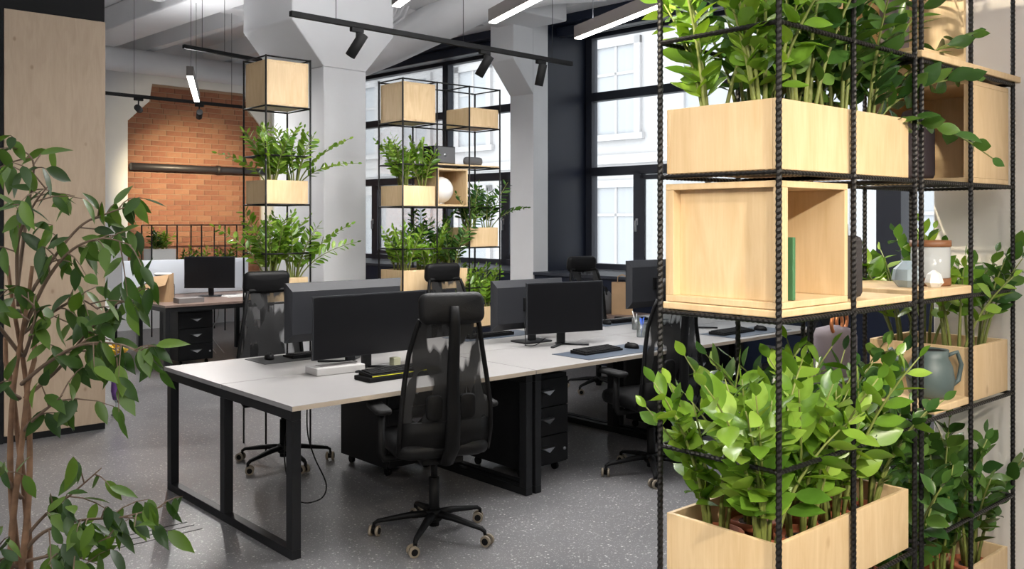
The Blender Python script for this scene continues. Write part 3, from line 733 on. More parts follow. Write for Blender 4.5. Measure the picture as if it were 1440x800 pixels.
# ---- wide shelf by the window
display_box(S3, 0, 7, 'closed birch box at the top of the wide rod shelf', None, .322)
pl5 = display_box(S3, 2, 7, 'low closed birch box up on the far end of the wide rod shelf', None, .165)
board((S3[0]+m_-.01, S3[1]+.002, 6*m_+.001), (S3[0]+3*m_-.004, S3[1]+m_-.002, 6*m_+.014), 'thin birch board carrying the two grey speakers')
t = thing('tabletop_speaker', 'boxy grey cloth speaker on the wide rod shelf', 'speaker', (S3[0]+m_+.10, S3[1]+.10, 6*m_+.0145))
box('cabinet', (-.12,-.07,0), (.12,.10,.15), M['black'], t, .006); box('grille', (-.112,-.078,.008), (.112,-.069,.142), M['greyfab'], t, .003)
MB().lathe([(.012,0),(.012,.004),(0,.004)], (0,-.079,.075), 12, Matrix.Rotation(R(90),3,'X')).build('badge', M['chrome'], t)
t = thing('pill_speaker', 'small grey pill shaped speaker on the wide rod shelf', 'speaker', (S3[0]+2*m_+.12, S3[1]+.10, 6*m_+.0145))
MB().rslab((0,0,.038), (.20,.07,.076), .033).build('body', M['greyfab'], t)
display_box(S3, 1, 5, 'open birch cube holding the white globe lamp', 'front', .325)
t = thing('globe_lamp', 'white glass globe lamp inside the open birch cube', 'lamp', (S3[0]+m_+.13, S3[1]+.13, 5*m_+.018))
MB().lathe([(.04,0),(.04,.015),(.02,.02)], (0,0,0), 18).build('base', M['chrome'], t)
MB().lathe([(.115*math.sin(a), .125-.115*math.cos(a)) for a in [PI*i/14 for i in range(15)]], (0,0,0), 26).build('globe', M['globe'], t)
far = dict(near=False, dens=30)
_, d = planter(S3, 0, 1, 5, 'birch planter next to the globe lamp cube on the wide rod shelf')
fill_planter(d, 3, 'bushy zz plant next to the globe lamp cube', 'zz plants next to the globe lamp', 101, ends=('pillar', 'lamp'), n=9, h=.50, leaf=.070, lean=.45, start=.35, pot=.06, per={0: dict(bias=2.8)}, **far)
_, d = planter(S3, 2, 1, 4, 'birch planter at the far end of the wide rod shelf')
fill_planter(d, 3, 'zz plant high at the wide rod shelf window end', 'zz plants at the shelf end', 111, ends=('pillar', 'window'), n=8, h=.48, leaf=.070, lean=.42, start=.4, deep=True, pot=.06, per={2: dict(extra=((-.3,.35,1.1,.3),))}, **far)
_, d = planter(S3, 0, 2, 3, 'long birch planter at desk height on the wide rod shelf')
fill_planter(d, 6, 'zz plant at desk height in the wide rod shelf', 'zz plants at desk height', 121, ends=('pillar', 'window'), sides=('desk', 'window'), n=7, h=.46, leaf=.070, lean=.40, start=.32, pot=.07, per={3: dict(deep=True, h=.62), 4: dict(deep=True, h=.58)}, **far)
_, d = planter(S3, 2, 1, 2, 'birch planter low at the far end of the wide rod shelf')
fill_planter(d, 3, 'bright zz plant low in the wide rod shelf', 'zz plants low at the shelf end', 131, ends=('pillar', 'window'), n=8, h=.46, leaf=.070, lean=.42, start=.3, pot=.06, per={2: dict(bias=-.2)}, **far)
# ---- slim tower
display_box(S4, 0, 7, 'closed birch box on top of the slim plant tower', None, .322)
_, d = planter(S4, 0, 1, 5, 'birch planter halfway up the slim plant tower')
fill_planter(d, 3, 'zz plant in the upper planter of the slim tower', 'zz plants halfway up the tower', 141, ends=('brick wall', 'pillar'), n=9, h=.48, leaf=.068, lean=.5, start=.36, pot=.06,
             per={2: dict(extra=((-.75, .30, 1.5, .35), (-.6, .42, .9, .1))), 0: dict(extra=((2.6, .32, 1.1, .2),))}, **far)
_, d = planter(S4, 0, 1, 3, 'birch planter at desk height in the slim plant tower')
fill_planter(d, 3, 'zz plant in the desk height planter of the slim tower', 'zz plants at desk height in the tower', 151, ends=('brick wall', 'pillar'), n=9, h=.56, leaf=.070, lean=.45, start=.36, pot=.06,
             per={2: dict(extra=((-.7, .40, 1.1, .2), (-.5, .5, .8, .1))), 0: dict(extra=((2.7, .48, .75, .1),))}, **far)

# ------------------------------------------------------------------ bench desks
DX, DY, DL, DW, DZ = 2.109, 3.942, 1.604, 1.604, .745
def bench_desk(k, label):
    t = thing('bench_desk', label, 'desk', (DX + k*DL, DY, 0)); e = .003
    for j in (0, 1):
        y0 = j*DW/2 + (0 if j == 0 else .004); y1 = y0 + DW/2 - .004
        top = box('tabletop', (e, y0, DZ-.025), (DL-e, y1, DZ), M['desk'], t, .0015)
        eb = MB(); yy = y0-.0012 if j == 0 else y1+.0002
        eb.box((e, yy, DZ-.0245), (DL-e, yy+.001, DZ-.0015)); eb.build('edge_band', M['deskedge'], top)
    for x in (.012, DL-.062):
        for y in (.02, DW/2-.03, DW-.08): box('leg', (x, y, .045), (x+.05, y+.06, DZ-.075), M['graphite'], t, .003)
        box('top_rail', (x, .02, DZ-.075), (x+.05, DW-.02, DZ-.026), M['graphite'], t, .003)
        box('floor_rail', (x, .02, 0), (x+.05, DW-.02, .045), M['graphite'], t, .003)
    for y in (.30, DW-.34): box('long_rail', (.062, y, DZ-.07), (DL-.062, y+.04, DZ-.03), M['graphite'], t, .002)
    return t
bench_desk(0, 'double bench desk with the ultrawide monitors at the free end of the row')
bench_desk(1, 'double bench desk in the middle of the row')
bench_desk(2, 'double bench desk at the window end of the row')
# crank handle of the first desk
t = thing('crank_handle', 'black crank handle hanging under the first desk', 'handle', (2.33, 4.35, .66))
MB().tube([(.12,.1,.06), (.06,0,.0), (-.09,-.06,-.02)], .006, 8).build('rod', M['black'], t); MB().tube([(-.09,-.06,-.02), (-.075,-.10,-.045)], .011, 8).build('grip', M['black'], t)

def pedestal(x, y, rz, label, h=.58):
    t = thing('drawer_pedestal', label, 'drawer unit', (x, y, 0), rz)
    box('carcass', (0, 0, .06), (.40, .55, .06+h), M['graphite'], t, .003)
    dh = (h-.03)/3
    for k in range(3):
        dr = box('drawer', (.006, -.018, .072+k*dh), (.394, 0, .066+(k+1)*dh), M['graphite'], t, .003)
        zc = .072+(k+.62)*dh
        MB().add([(.13,-.02,zc), (.27,-.02,zc), (.20,-.05,zc-.035), (.15,-.045,zc-.006), (.25,-.045,zc-.006)], [(0,1,4,3), (0,3,2), (3,4,2), (4,1,2), (0,2,1)]).build('handle', M['chrome'], dr)
    MB().lathe([(.011,0),(.011,.006),(0,.006)], (.36,-.018,.15), 12, Matrix.Rotation(R(90),3,'X')).build('lock', M['chrome'], t)
    for cx in (.05, .35):
        for cy in (.06, .49):
            MB().tube([(cx-.012,cy,.025), (cx+.012,cy,.025)], .025, 12).box((cx-.006,cy-.014,.03), (cx+.006,cy+.014,.06)).build('caster', M['black'], t)
    return t
pedestal(3.24, 4.82, 0, 'black drawer pedestal under the first bench desk')
pedestal(3.85, 4.22, 0, 'black drawer pedestal behind the paired legs of the desk joint')
pedestal(6.55, 5.45, R(180), 'black drawer pedestal under the window end bench desk')
pedestal(5.5, 4.25, 0, 'black drawer pedestal behind the second desk joint')

# ------------------------------------------------------------------ chairs
def chair(label, x, y, rz):
    t = thing('office_chair', label, 'chair', (x, y, 0), rz, 'high back office chairs')
    b = MB().lathe([(.034,.075), (.045,.085), (.045,.125), (.036,.135)], (0,0,0), 18).build('base_hub', M['black'], t)
    for k in range(5):
        a = 2*PI*k/5 + .35; c, s = math.cos(a), math.sin(a)
        arm = MB().tube([(c*.03, s*.03, .112), (c*.12, s*.12, .108), (c*.29, s*.29, .082), (c*.31, s*.31, .070), (c*.312, s*.312, .052)], [.026,.023,.015,.012,.010], 8, flat=.75).build('base_arm', M['black'], t)
        ca = MB()
        q = a + .8 + k; wx, wy = math.cos(q), math.sin(q); px, py = c*.312 - wy*.012, s*.312 + wx*.012
        ca.tube([(c*.312, s*.312, .056), (c*.312, s*.312, .030)], .009, 8)
        co = ca.build('caster', M['black'], arm)
        for sg in (-1, 1): MB().tube([(px+wx*.012*sg, py+wy*.012*sg, .028), (px+wx*.026*sg, py+wy*.026*sg, .028)], .028, 14).build('wheel', M['tan'], arm)
        MB().tube([(px-wx*.029, py-wy*.029, .028), (px+wx*.029, py+wy*.029, .028)], .017, 12).build('wheel_hub', M['black'], arm)
    MB().tube([(0,0,.05), (0,0,.30)], .027, 16).tube([(0,0,.30), (0,0,.41)], .018, 14).build('gas_column', M['black'], t)
    MB().box((-.11,-.16,.405), (.11,.15,.455)).build('mechanism', M['black'], t, .012)
    MB().tube([(.10,.05,.43), (.22,.06,.425)], .007, 8).build('lever', M['black'], t)
    MB().rslab((0,.02,.49), (.50,.49,.085), .10, puff=.012).build('seat', M['leather'], t)
    prof = [(-.205,.47,.235), (-.245,.58,.238), (-.262,.70,.232), (-.255,.84,.215), (-.255,.98,.192), (-.285,1.10,.165), (-.300,1.15,.150)]
    mb = MB(); nx = 8
    for y0, z0, hw in prof:
        for i in range(nx+1):
            s = -1 + 2*i/nx; mb.v.append((s*hw, y0 + .045*s*s, z0))
    for i in range(len(prof)-1):
        for j in range(nx): mb.f.append((i*(nx+1)+j, i*(nx+1)+j+1, (i+1)*(nx+1)+j+1, (i+1)*(nx+1)+j)); mb.sm.append(True)
    mb.build('back_mesh', M['mesh'], t)
    for sg in (-1, 1): MB().tube([(sg*hw, y0+.045, z0) for y0, z0, hw in prof], .013, 8).build('back_frame', M['black'], t)
    MB().tube([(s*.150, -.300+.045*s*s, 1.15) for s in (-1,-.5,0,.5,1)], .014, 8).build('back_frame', M['black'], t)
    low = MB()
    for y0, z0, hw in ((-.20,.45,.225), (-.235,.55,.232), (-.255,.64,.225)):
        for i in range(nx+1): s = -1 + 2*i/nx; low.v.append((s*hw, y0-.006+.045*s*s, z0))
    for i in range(2):
        for j in range(nx): low.f.append((i*(nx+1)+j, i*(nx+1)+j+1, (i+1)*(nx+1)+j+1, (i+1)*(nx+1)+j)); low.sm.append(True)
    lo = low.build('back_shell', M['black'], t); so = lo.modifiers.new('thick', 'SOLIDIFY'); so.thickness = .012
    # spine behind the mesh, up to the headrest
    MB().tube([(0,-.05,.42), (0,-.22,.43), (0,-.305,.52), (0,-.325,.70), (0,-.318,.86), (0,-.335,1.02), (0,-.350,1.14), (0,-.345,1.22)], [.034,.038,.040,.036,.032,.030,.028,.022], 10, flat=.5).build('spine', M['black'], t)
    for sg in (-1, 1):
        MB().rslab((sg*.085,-.285,.72), (.085,.125,.022), .028, Matrix.Rotation(R(90),3,'X')).build('lumbar_pad', M['black'], t)
        MB().tube([(sg*.10,.0,.425), (sg*.27,-.01,.425), (sg*.285,-.01,.46), (sg*.285,-.01,.66)], [.020,.020,.022,.020], 8).build('arm_post', M['black'], t)
        MB().rslab((sg*.285,.03,.675), (.085,.26,.030), .03).build('arm_pad', M['blackm'], t)
    MB().rslab((0,-.295,1.205), (.335,.155,.062), .045, Matrix.Rotation(R(82),3,'X'), puff=.006).build('headrest', M['leather'], t)
    return t
c0 = chair('black mesh chair with headrest at the near side of the free end desk', 2.85, 3.80, R(-20))
def chair_copy(label, x, y, rz):
    c = copy_tree(c0); c.location = (x, y, 0); c.rotation_euler = (0, 0, rz); c['label'] = label; return c
chair_copy('black mesh chair with headrest at the near side of the middle desk', 4.58, 3.78, R(-12))
chair_copy('black mesh chair with headrest at the near side of the window end desk', 6.28, 3.70, R(-6))
chair_copy('black mesh chair pulled up opposite in front of the slim plant tower', 2.93, 5.585, R(176))
chair_copy('black mesh chair pulled up opposite in front of the wide rod shelf', 4.56, 5.70, R(176))
chair_copy('black mesh chair pulled up opposite in front of the tall window', 6.46, 5.98, R(168))

# ------------------------------------------------------------------ monitors and desk clutter
def monitor(label, x, y, rz, w_, h_, zc, curve=0.0, foot='v', z=DZ, post=.0):
    """screen faces local -y; x, y is the foot"""
    t = thing('monitor', label, 'monitor', (x, y, z), rz)
    zc -= z; n = 10; mb = MB(); hw, hh = w_/2, h_/2
    def cy(s): return -curve*s*s
    for i in range(n+1):
        s = -1 + 2*i/n
        mb.v += [(s*hw, -.03+cy(s), zc-hh), (s*hw, -.03+cy(s), zc+hh), (s*hw, -.012+cy(s), zc+hh), (s*hw*.93, .022+cy(s)*.8, zc+hh*.72), (s*hw*.93, .022+cy(s)*.8, zc-hh*.72), (s*hw, -.012+cy(s), zc-hh)]
    for i in range(n):
        for k in range(6): a, b_ = i*6+k, i*6+(k+1)%6; mb.f.append((a, b_, b_+6, a+6)); mb.sm.append(False)
    mb.f.append((0,1,2,3,4,5)); mb.f.append(tuple(n*6+k for k in (5,4,3,2,1,0))); mb.sm += [False, False]
    mb.build('shell', M['monback'], t)
    sc = MB(); a_, b_ = hw-.008, hh-.008
    for i in range(n+1):
        s = -1 + 2*i/n; sc.v += [(s*a_, -.0315+cy(s), zc-b_-.004), (s*a_, -.0315+cy(s), zc+b_)]
    for i in range(n): sc.f.append((i*2, i*2+2, i*2+3, i*2+1)); sc.sm.append(True)
    sc.build('display', M['screen'], t)
    MB().box((-.03, .022, .012), (.03, .05, zc+.05)).build('post', M['graphite'], t, .004)
    MB().box((-.07, .018, zc-.05), (.07, .03, zc+.05)).build('mount', M['black'], t, .004)
    if foot == 'v':
        for sg in (-1, 1): MB().tube([(0,.035,.008), (sg*.15,-.10,.006)], .014, 8, flat=.5).build('foot', M['graphite'], t)
        MB().tube([(0,.03,.008), (0,.10,.006)], .014, 8, flat=.5).build('foot', M['graphite'], t)
    else: MB().rslab((0,.03,.006), (.26,.19,.012), .02).build('foot', M['graphite'], t)
    return t
monitor('ultrawide black monitor on the free end desk, screen towards the aisle', 3.01, 4.66, 0, .80, .365, 1.015, .0)
monitor('ultrawide monitor standing back to back behind the first, seen from behind', 3.05, 4.98, R(180), .84, .36, 1.075, .0)
monitor('black monitor on the middle desk, screen towards the aisle', 4.60, 4.60, R(-14), .63, .36, 1.018)
monitor('monitor on the middle desk seen from behind', 4.56, 4.92, R(176), .66, .36, 1.02, 0, 'r')
monitor('black monitor on the window end desk, screen towards the aisle', 6.12, 4.58, R(-6), .62, .36, 1.12)
monitor('monitor on the window end desk seen from behind', 6.10, 4.98, R(180), .72, .40, 1.10, 0, 'r')

def keyboard(x, y, rz, label, z=DZ, w_=.44, line=False):
    t = thing('keyboard', label, 'keyboard', (x, y, z), rz)
    MB().prism([(-.07,0), (.07,0), (.07,.024), (-.07,.012)], -w_/2, w_/2, 'x').build('case', M['black'], t, .002)
    k = MB(); nx = 15
    for r in range(5):
        for c in range(nx):
            x0 = -w_/2+.012 + (w_-.024)*c/nx; y0 = -.060 + .0245*r; zz_ = .0135 + (y0+.07)/.14*.012
            k.box((x0, y0, zz_), (x0+(w_-.024)/nx-.004, y0+.020, zz_+.007))
    ko = k.build('keys', M['blackm'], t); ko['kind'] = 'stuff'
    if line: MB().box((-w_/2, -.0725, .004), (w_/2, -.0705, .008)).build('yellow_strip', M['yline'], t)
    return t
def mouse(x, y, rz, label, z=DZ):
    t = thing('mouse', label, 'mouse', (x, y, z), rz); mb = MB(); n = 14
    for i, (s, h) in enumerate(((1,.0),(1.0,.014),(.85,.028),(.5,.036),(.0,.038))):
        for k in range(n):
            a = 2*PI*k/n; mb.v.append((.031*s*math.cos(a), .056*s*math.sin(a), h))
    for i in range(4):
        for k in range(n): mb.f.append((i*n+k, i*n+(k+1)%n, (i+1)*n+(k+1)%n, (i+1)*n+k)); mb.sm.append(True)
    mb.f.append(tuple(range(n-1,-1,-1))); mb.sm.append(False)
    mb.build('shell', M['black'], t); MB().box((-.003,.018,.033), (.003,.034,.040)).build('wheel', M['graphite'], t, .001)
def mat(p, q, label, m='pad', z=DZ): return tag(box('desk_mat', (p[0], p[1], z+.0003), (q[0], q[1], z+.0033), M[m], None, .001), label, 'desk mat')
# free end desk
keyboard(2.98, 4.30, R(0), 'black keyboard with a yellow strip on the free end desk', DZ+.026, .46, True)
t = tag(box('keyboard_riser', (2.73, 4.225, DZ+.0003), (3.23, 4.385, DZ+.0255), M['black'], None, .004), 'black riser tray under the yellow striped keyboard', 'tray')
t = thing('desk_organiser', 'pale grey organiser block with a slot on the free end desk', 'organiser', (2.62, 4.60, DZ+.0003), R(-4))
box('body', (0,0,0), (.31,.16,.045), M['palegrey'], t, .006); box('rim', (.05,.035,.045), (.27,.125,.047), M['greybox'], t)
tag(box('note_block', (3.16, 4.62, DZ+.0003), (3.21, 4.67, DZ+.05), M['sticky'], None, .002), 'small khaki block of notes under the ultrawide monitor', 'notes')
mat((2.60, 5.20), (3.35, 5.48), 'black desk mat on the far side of the free end desk', 'padk')
mouse(2.72, 5.38, R(160), 'black mouse on the far side black desk mat', DZ+.0035)
keyboard(3.05, 5.34, R(180), 'black keyboard on the far side black desk mat', DZ+.0035)
# middle desk
mat((4.22, 3.99), (5.0, 4.33), 'blue grey desk mat along the near edge of the middle desk')
keyboard(4.52, 4.20, R(2), 'black keyboard on the blue grey mat of the middle desk', DZ+.0035, .38)
mouse(4.83, 4.16, R(10), 'black mouse on the blue grey mat of the middle desk', DZ+.0035)
mat((4.20, 5.20), (4.95, 5.50), 'blue grey desk mat on the far side of the middle desk')
keyboard(4.50, 5.33, R(180), 'black keyboard on the far side of the middle desk', DZ+.0035)
# window end desk
mat((5.82, 4.0), (6.62, 4.33), 'blue grey desk mat along the near edge of the window end desk')
keyboard(6.08, 4.20, R(2), 'black keyboard at the near edge of the window end desk', DZ+.0035)
mouse(6.40, 4.15, R(8), 'black mouse at the near edge of the window end desk', DZ+.0035)
mat((5.66, 5.16), (6.5, 5.50), 'blue grey desk mat on the far side of the window end desk')
keyboard(6.08, 5.31, R(178), 'black keyboard on the far side of the window end desk', DZ+.0035)
mouse(5.79, 5.27, R(170), 'black mouse on the far side of the window end desk', DZ+.0035)
def pencup(x, y, label, pens, glass='glass'):
    t = thing('pen_cup', label, 'pen cup', (x, y, DZ+.0003))
    MB().lathe([(.034,0), (.036,.002), (.036,.10), (.033,.10), (.033,.004), (0,.004)], (0,0,0), 20).build('cup', M[glass], t)
    for k, (mt, tilt, az, L) in enumerate(pens):
        d = Vector((math.sin(tilt)*math.cos(az), math.sin(tilt)*math.sin(az), math.cos(tilt)))
        MB().tube([(-d.x*.02, -d.y*.02, .006), tuple(Vector((-d.x*.02, -d.y*.02, .006)) + d*L)], .004, 6).build('pen', M[mt], t)
pencup(5.70, 4.86, 'glass pen cup with pale pens on the desk joint', [('whitep',.25,2.4,.15), ('graphite',.15,.3,.14), ('chrome',.2,4,.13)])
pencup(5.36, 4.52, 'glass cup of green pens with blue tops', [('olive',.12,.5,.12), ('olive',.15,2.2,.12), ('blue',.2,4,.14), ('blue',.16,5.4,.145), ('blue',.12,1.4,.14)])
# cables
def cable(pts, label, r=.004, mt='black'):
    P_ = [Vector(p) for p in pts]; out = []
    for i in range(len(P_)-1):
        p0, p1, p2, p3 = P_[max(0,i-1)], P_[i], P_[i+1], P_[min(len(P_)-1,i+2)]
        for k in range(8):
            s = k/8; out.append(.5*((2*p1) + (p2-p0)*s + (2*p0-5*p1+4*p2-p3)*s*s + (3*p1-p0-3*p2+p3)*s**3))
    out.append(P_[-1]); return tag(MB().tube(out, r, 6).build('cable', M[mt]), label, 'cable')
cable([(2.62,4.70,.69), (2.58,4.64,.45), (2.60,4.60,.30), (2.68,4.60,.12), (2.62,4.58,.05), (2.52,4.66,.06), (2.50,4.76,.30), (2.58,4.78,.67)], 'black cable looping down under the free end desk')
cable([(4.48,4.66,.80), (4.40,4.68,.755), (4.36,4.74,.752), (4.42,4.80,.76), (4.44,4.84,.90)], 'black cable curled behind the middle desk monitor', .003)
cable([(6.05,4.66,.80), (5.98,4.58,.752), (5.94,4.66,.751), (6.0,4.75,.752), (6.08,4.78,.9)], 'black cable curled behind the window end monitor', .003)

# ------------------------------------------------------------------ bench and bags by the window
t = thing('window_bench', 'low dark bench with walnut top along the window apron', 'bench', (0,0,0), BROT)
box('seat_top', (7.50, 4.6, .605), (7.985, 7.45, .64), M['browndesk'], t, .004)
for v in (4.65, 5.98, 7.36): box('leg', (7.54, v, 0), (7.97, v+.04, .605), M['graphite'], t, .003)
bx, by = bxy(7.72, 6.55)
t = thing('paper_bag', 'plain brown kraft paper bag on the window bench', 'bag', (7.30, 6.42, .6403), R(-50))
mb = MB(); mb.add([(-.11,-.06,0),(.11,-.06,0),(.11,.06,0),(-.11,.06,0),(-.11,-.05,.34),(.11,-.05,.34),(.11,.05,.34),(-.11,.05,.34)], [(0,3,2,1),(0,1,5,4),(1,2,6,5),(2,3,7,6),(3,0,4,7)]); mb.build('body', M['paper'], t)
for yy in (-.05,.05): MB().tube([(-.05,yy,.335), (-.045,yy,.40), (.0,yy,.42), (.045,yy,.40), (.05,yy,.335)], .004, 6).build('handle', M['paper'], t)
t = thing('handbag', 'slouchy dark grey handbag leaning by the kraft paper bag', 'bag', (7.22, 6.66, .6403), R(-60))
mb = MB(); n = 16
for i, (s, h) in enumerate(((.9,0), (1,.05), (1.02,.12), (.9,.19), (.75,.22), (.4,.20), (0,.17))):
    for k in range(n):
        a = 2*PI*k/n; mb.v.append((.14*s*math.cos(a), .075*s*math.sin(a), h + .02*math.sin(2*a)*(i > 2)))
for i in range(6):
    for k in range(n): mb.f.append((i*n+k, i*n+(k+1)%n, (i+1)*n+(k+1)%n, (i+1)*n+k)); mb.sm.append(True)
mb.f.append(tuple(range(n-1,-1,-1))); mb.sm.append(False); mb.build('body', M['greyfab'], t)
for yy in (-.03,.03): MB().tube([(-.08,yy,.19), (-.06,yy,.27), (.0,yy,.30), (.06,yy,.27), (.08,yy,.19)], .008, 8).build('strap', M['blackm'], t)

# ------------------------------------------------------------------ far left workplace by the brick wall
t = thing('walnut_desk', 'walnut topped desk with grey legs before the brick wall', 'desk', (3.62, 9.49, 0))
box('tabletop', (0,0,.72), (1.6,1.7,.745), M['browndesk'], t, .002)
for x in (.01, 1.54):
    for y in (.01, .80, 1.63): box('leg', (x,y,0), (x+.05,y+.06,.72), M['graphite'], t, .003)
for y in (.03, 1.63): box('rail', (.06,y,.67), (1.54,y+.03,.715), M['graphite'], t)
box('rail', (.02,.07,.67), (.05,1.63,.715), M['graphite'], t)
pedestal(3.98, 10.05, 0, 'graphite three drawer pedestal with silver handles under the walnut desk', .56)
t = thing('desk_screen', 'pale blue grey felt divider screen across the walnut desk', 'divider', (3.64, 10.88, .7455))
MB().rslab((.79,0,.21), (1.56,.42,.03), .02, Matrix.Rotation(R(90),3,'X')).build('panel', M['greyscreen'], t)
monitor('black monitor on the walnut desk before the brick wall', 4.46, 10.30, R(-38), .58, .37, 1.03, 0, 'r')
t = thing('shopping_bag', 'crumpled kraft bag leaning open on the walnut desk', 'bag', (3.78, 10.02, .7453), R(-40))
MB().add([(-.12,-.07,0),(.12,-.07,0),(.12,.07,0),(-.12,.07,0),(-.12,-.05,.27),(.11,-.06,.30),(.12,.05,.31),(-.10,.06,.26)], [(0,3,2,1),(0,1,5,4),(1,2,6,5),(2,3,7,6),(3,0,4,7)]).build('body', M['paper'], t)
MB().add([(-.12,-.05,.27),(.11,-.06,.30),(.10,-.16,.19),(-.14,-.15,.13)], [(0,1,2,3)]).build('flap', M['paper'], t)
MB().rslab((0.02,.0,.30), (.18,.09,.03), .03).build('tissue', M['whitep'], t)
tag(box('card_box', (3.82, 9.62, .7453), (4.10, 9.78, .80), M['greybox'], None, .003), 'low grey card box at the corner of the walnut desk', 'box')
t = thing('water_bottle', 'clear water bottle on the walnut desk', 'bottle', (4.05, 10.42, .7453)); MB().lathe([(.035,0),(.037,.005),(.037,.15),(.015,.19),(.014,.21)], (0,0,0), 18).build('bottle', M['glass'], t); MB().lathe([(.016,.205),(.016,.225),(0,.226)], (0,0,0), 14).build('cap', M['bluepot'], t)
for k in range(3): tag(box('paper_stack', (4.55+.02*k, 10.0+.03*k, .7453+.006*k), (4.85+.02*k, 10.21+.03*k, .751+.006*k), M['whitep']), ('bottom', 'middle', 'top')[k] + ' sheaf of white papers piled on the walnut desk', 'papers', 'papers on the walnut desk')
t = thing('white_cabinet', 'low white cabinet with grey box niche left of the walnut desk', 'cabinet', (2.9, 10.9, 0), 0)
box('carcass', (0,0,0), (.68,.40,.70), M['whitep'], t, .003); box('door', (.02,-.016,.03), (.33,0,.67), M['whitep'], t, .003); box('door', (.35,-.016,.03), (.66,0,.67), M['whitep'], t, .003)
t = thing('desk_phone', 'dark desk phone on the low white cabinet', 'phone', (3.32, 11.08, .7003), R(-40)); MB().prism([(-.10,0),(.10,0),(.10,.09),(-.10,.03)], -.09, .09, 'x').build('body', M['black'], t, .006); MB().tube([(-.07,-.08,.065),(-.07,.09,.115)], .02, 8).build('handset', M['black'], t)
# bouquet in a glass vase on the floor
t = thing('bouquet_vase', 'yellow flowers wrapped in purple tissue in a floor vase', 'flowers', (2.62, 7.92, 0))
MB().lathe([(.05,0),(.05,.006),(.014,.016),(.014,.10),(.045,.16),(.042,.16),(.012,.104),(0,.10)], (0,0,0), 20).build('vase', M['glass'], t)
MB().lathe([(.035,.13),(.05,.20),(.045,.30),(.085,.46),(.10,.50)], (0,0,0), 11).build('tissue_wrap', M['purple'], t)
MB().tube([(.0,-.05,.30),(.01,-.062,.22),(-.01,-.055,.12)], .012, 6, flat=.3).build('ribbon', M['yellow'], t)
for k in range(9):
    a = 2*PI*k/9; r_ = .09 if k % 2 else .055
    MB().lathe([(.004,-.03),(.03,-.006),(.037,.006),(.025,.014),(0,.018)], (r_*math.cos(a), r_*math.sin(a), .54 + .02*(k % 3)), 9).build('flower', M['yellow'], t)
for k in range(3): cable([(4.5+.1*k,10.75,.70),(4.5+.12*k,10.7,.5),(4.46+.1*k,10.72,.25),(4.6+.1*k,10.68,.012)], 'pale cable hanging behind the walnut desk pedestal', .005, 'whitep')['group'] = 'cables behind the walnut desk'

# plant rack along the brick wall
tx, ty = bxy(5.55, 12.55)
t = thing('plant_rack', 'low black rod plant rack along the foot of the brick wall', 'rack', (tx, ty, 0), BROT)
for i in range(5):
    for j in (0, .33): MB().tube([(i*.37, j, 0), (i*.37, j, 1.57)], .010, 6).build('post', M['rebar'], t)
for z_ in (.55, 1.05, 1.57):
    for j in (0, .33): MB().tube([(0, j, z_), (1.48, j, z_)], .009, 6).build('rail', M['rebar'], t)
    for i in range(5): MB().tube([(i*.37, 0, z_), (i*.37, .33, z_)], .009, 6).build('rail', M['rebar'], t)
for k, (x0, x1, zz_, lab, mt) in enumerate(((.02, .36, 1.06, 'white planter box on the rack at the brick wall', 'whitep'), (.39, 1.46, .56, 'long birch planter in the rack at the brick wall', 'ply'))):
    pt = thing('rack_planter', lab, 'planter', (tx, ty, 0), BROT)
    box('side_panel', (x0,.015,zz_), (x1,.027,zz_+.17), M[mt], pt); box('side_panel', (x0,.303,zz_), (x1,.315,zz_+.17), M[mt], pt)
    box('end_panel', (x0,.027,zz_), (x0+.012,.303,zz_+.17), M[mt], pt); box('end_panel', (x1-.012,.027,zz_), (x1,.303,zz_+.17), M[mt], pt); box('base_panel', (x0+.012,.027,zz_), (x1-.012,.303,zz_+.012), M[mt], pt)
for k, (q, zz_, h) in enumerate(((.13,1.075,.38), (.25,1.075,.34), (.50,.575,.55), (.72,.575,.62), (.93,.575,.52), (1.12,.575,.66), (1.34,.575,.55))):
    px, py = bxy(5.55+q, 12.55+.165)
    zz_plant('zz plant in the white rack planter at the brick wall' if k < 2 else 'zz plant in the long rack planter at the brick wall', 'zz plants in the white rack planter' if k < 2 else 'zz plants in the long rack planter', (px, py, zz_), 200+k, 8, h, .075, .4, False, k % 2 == 0, .3, 26, pot=.055)

# ------------------------------------------------------------------ ficus tree in the left foreground
FR = random.Random(21)
RA = R(-41.77)
t = thing('ficus_tree', 'weeping ficus tree with braided trunks and drooping pointed leaves', 'tree', (.604, 2.544, 0), RA)
MB().lathe([(.13,0), (.16,.02), (.185,.34), (.19,.36), (.175,.36), (.17,.33)], (0,0,0), 28).build('pot', M['black'], t)
MB().lathe([(.172,.31), (.172,.33), (0,.335)], (0,0,0), 24).build('soil', M['soil'], t)
for k in range(4):
    ph = 2*PI*k/4
    pts = [(.022*math.cos(ph + z_*5.0)*(1 if z_ < 1.25 else 1.6), .022*math.sin(ph + z_*5.0), z_) for z_ in [.32 + .06*i for i in range(21 if k % 2 else 18)]]
    MB().tube(pts, [.0095*(1.2 - .035*i) for i in range(len(pts))], 8).build('trunk', M['bark'], t)
PXM = .0018      # metres per photo pixel at the tree's distance (local x = across, y = away, z = up)
def L3(px, py, y=0): return Vector(((px-28)*PXM, y, EYE - (py-310.07)*PXM))
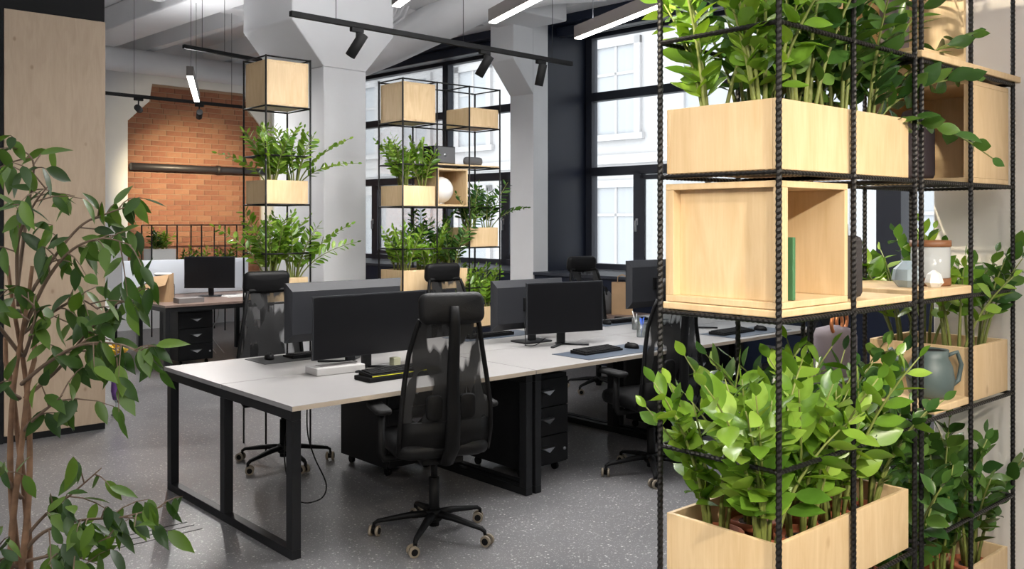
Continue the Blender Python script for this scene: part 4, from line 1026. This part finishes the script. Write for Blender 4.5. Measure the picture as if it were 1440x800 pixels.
branches = [
    # main line, twig count, leaf density
    ([L3(30,470), L3(70,395,-.02), L3(110,350,-.03), L3(150,335,-.02), L3(185,345,0)], 7),
    ([L3(28,440), L3(55,380,.03), L3(95,320,.06), L3(130,300,.08), L3(172,285,.10)], 6),
    ([L3(22,420), L3(28,330,.02), L3(34,270,.03), L3(40,225,.02), L3(20,205,.0)], 7),
    ([L3(26,430), L3(40,340,-.05), L3(70,290,-.08), L3(95,265,-.10)], 5),
    ([L3(30,540), L3(80,505,-.04), L3(130,480,-.06), L3(180,478,-.07), L3(215,490,-.08)], 9),
    ([L3(34,560), L3(75,520,.03), L3(110,470,.05), L3(150,430,.06), L3(175,430,.05)], 7),
    ([L3(30,500), L3(20,440,-.10), L3(8,400,-.16), L3(-10,385,-.2)], 6),
    ([L3(30,610), L3(60,585,-.05), L3(95,560,-.08), L3(115,545,-.1)], 4),
    ([L3(30,780), L3(70,742,-.03), L3(130,720,-.06), L3(190,712,-.08), L3(250,694,-.10)], 8),
    ([L3(30,790), L3(80,770,-.06), L3(130,755,-.09), L3(180,735,-.1)], 6),
    ([L3(30,700), L3(20,660,-.05), L3(25,640,-.1), L3(40,650,-.12)], 4),
    ([L3(32,760), L3(55,730,.02), L3(90,700,.05), L3(125,668,.07)], 4),
    ([L3(30,470), L3(60,440,.06), L3(90,425,.08), L3(115,440,.09)], 5),
    ([L3(32,800), L3(25,770,-.08), L3(15,745,-.12), L3(30,735,-.14)], 4),
    ([L3(28,560), L3(18,520,-.12), L3(10,500,-.2)], 4),
    ([L3(34,500), L3(60,470,-.06), L3(75,430,-.09), L3(60,410,-.1)], 5),
    ([L3(40,830), L3(90,800,-.08), L3(140,790,-.1)], 5),
    ([L3(30,830), L3(10,800,-.12), L3(-5,790,-.16)], 4),
]
def smooth_line(P_, n=6):
    out = []
    for i in range(len(P_)-1):
        p0, p1, p2, p3 = P_[max(0,i-1)], P_[i], P_[i+1], P_[min(len(P_)-1,i+2)]
        for k in range(n):
            s = k/n; out.append(.5*((2*p1) + (p2-p0)*s + (2*p0-5*p1+4*p2-p3)*s*s + (3*p1-p0-3*p2+p3)*s**3))
    return out + [P_[-1]]
for line, nt_ in branches:
    nt_ = int(nt_*1.45)
    ln = smooth_line(line); n = len(ln)
    br = MB().tube(ln, [.0055*(1 - .75*i/(n-1)) for i in range(n)], 6).build('branch', M['twig'], t)
    for k in range(nt_):
        s = .28 + .72*(k+.5)/nt_; i = min(n-2, int(s*(n-1))); p = ln[i]; tg = (ln[i+1]-ln[i]).normalized()
        sd = Vector((FR.uniform(-1,1), FR.uniform(-1,1), FR.uniform(-.3,.8))); sd = (sd - tg*sd.dot(tg)).normalized()
        L_ = FR.uniform(.05, .15); tw = [p + (tg*.6 + sd).normalized()*L_*q + Vector((0,0,-.35*L_*q*q)) for q in (0,.35,.7,1)]
        MB().tube(tw, [.0022,.0018,.0014,.001], 5).build('twig', M['twig'], br)
        for q in range(3):
            pp_ = tw[q+1]; dn = Vector((FR.uniform(-.6,.6), FR.uniform(-.5,.3), FR.uniform(-1.2,-.25))) + tg*.25
            if FR.random() < .14: dn.z = FR.uniform(.0,.5)
            nr = Vector((FR.uniform(-.7,.7), FR.uniform(-1.0,.1), FR.uniform(.1,1)))
            inst('leaf', FR.choice(FL), frame_mat(pp_, dn, nr, FR.uniform(.054, .086)), br)
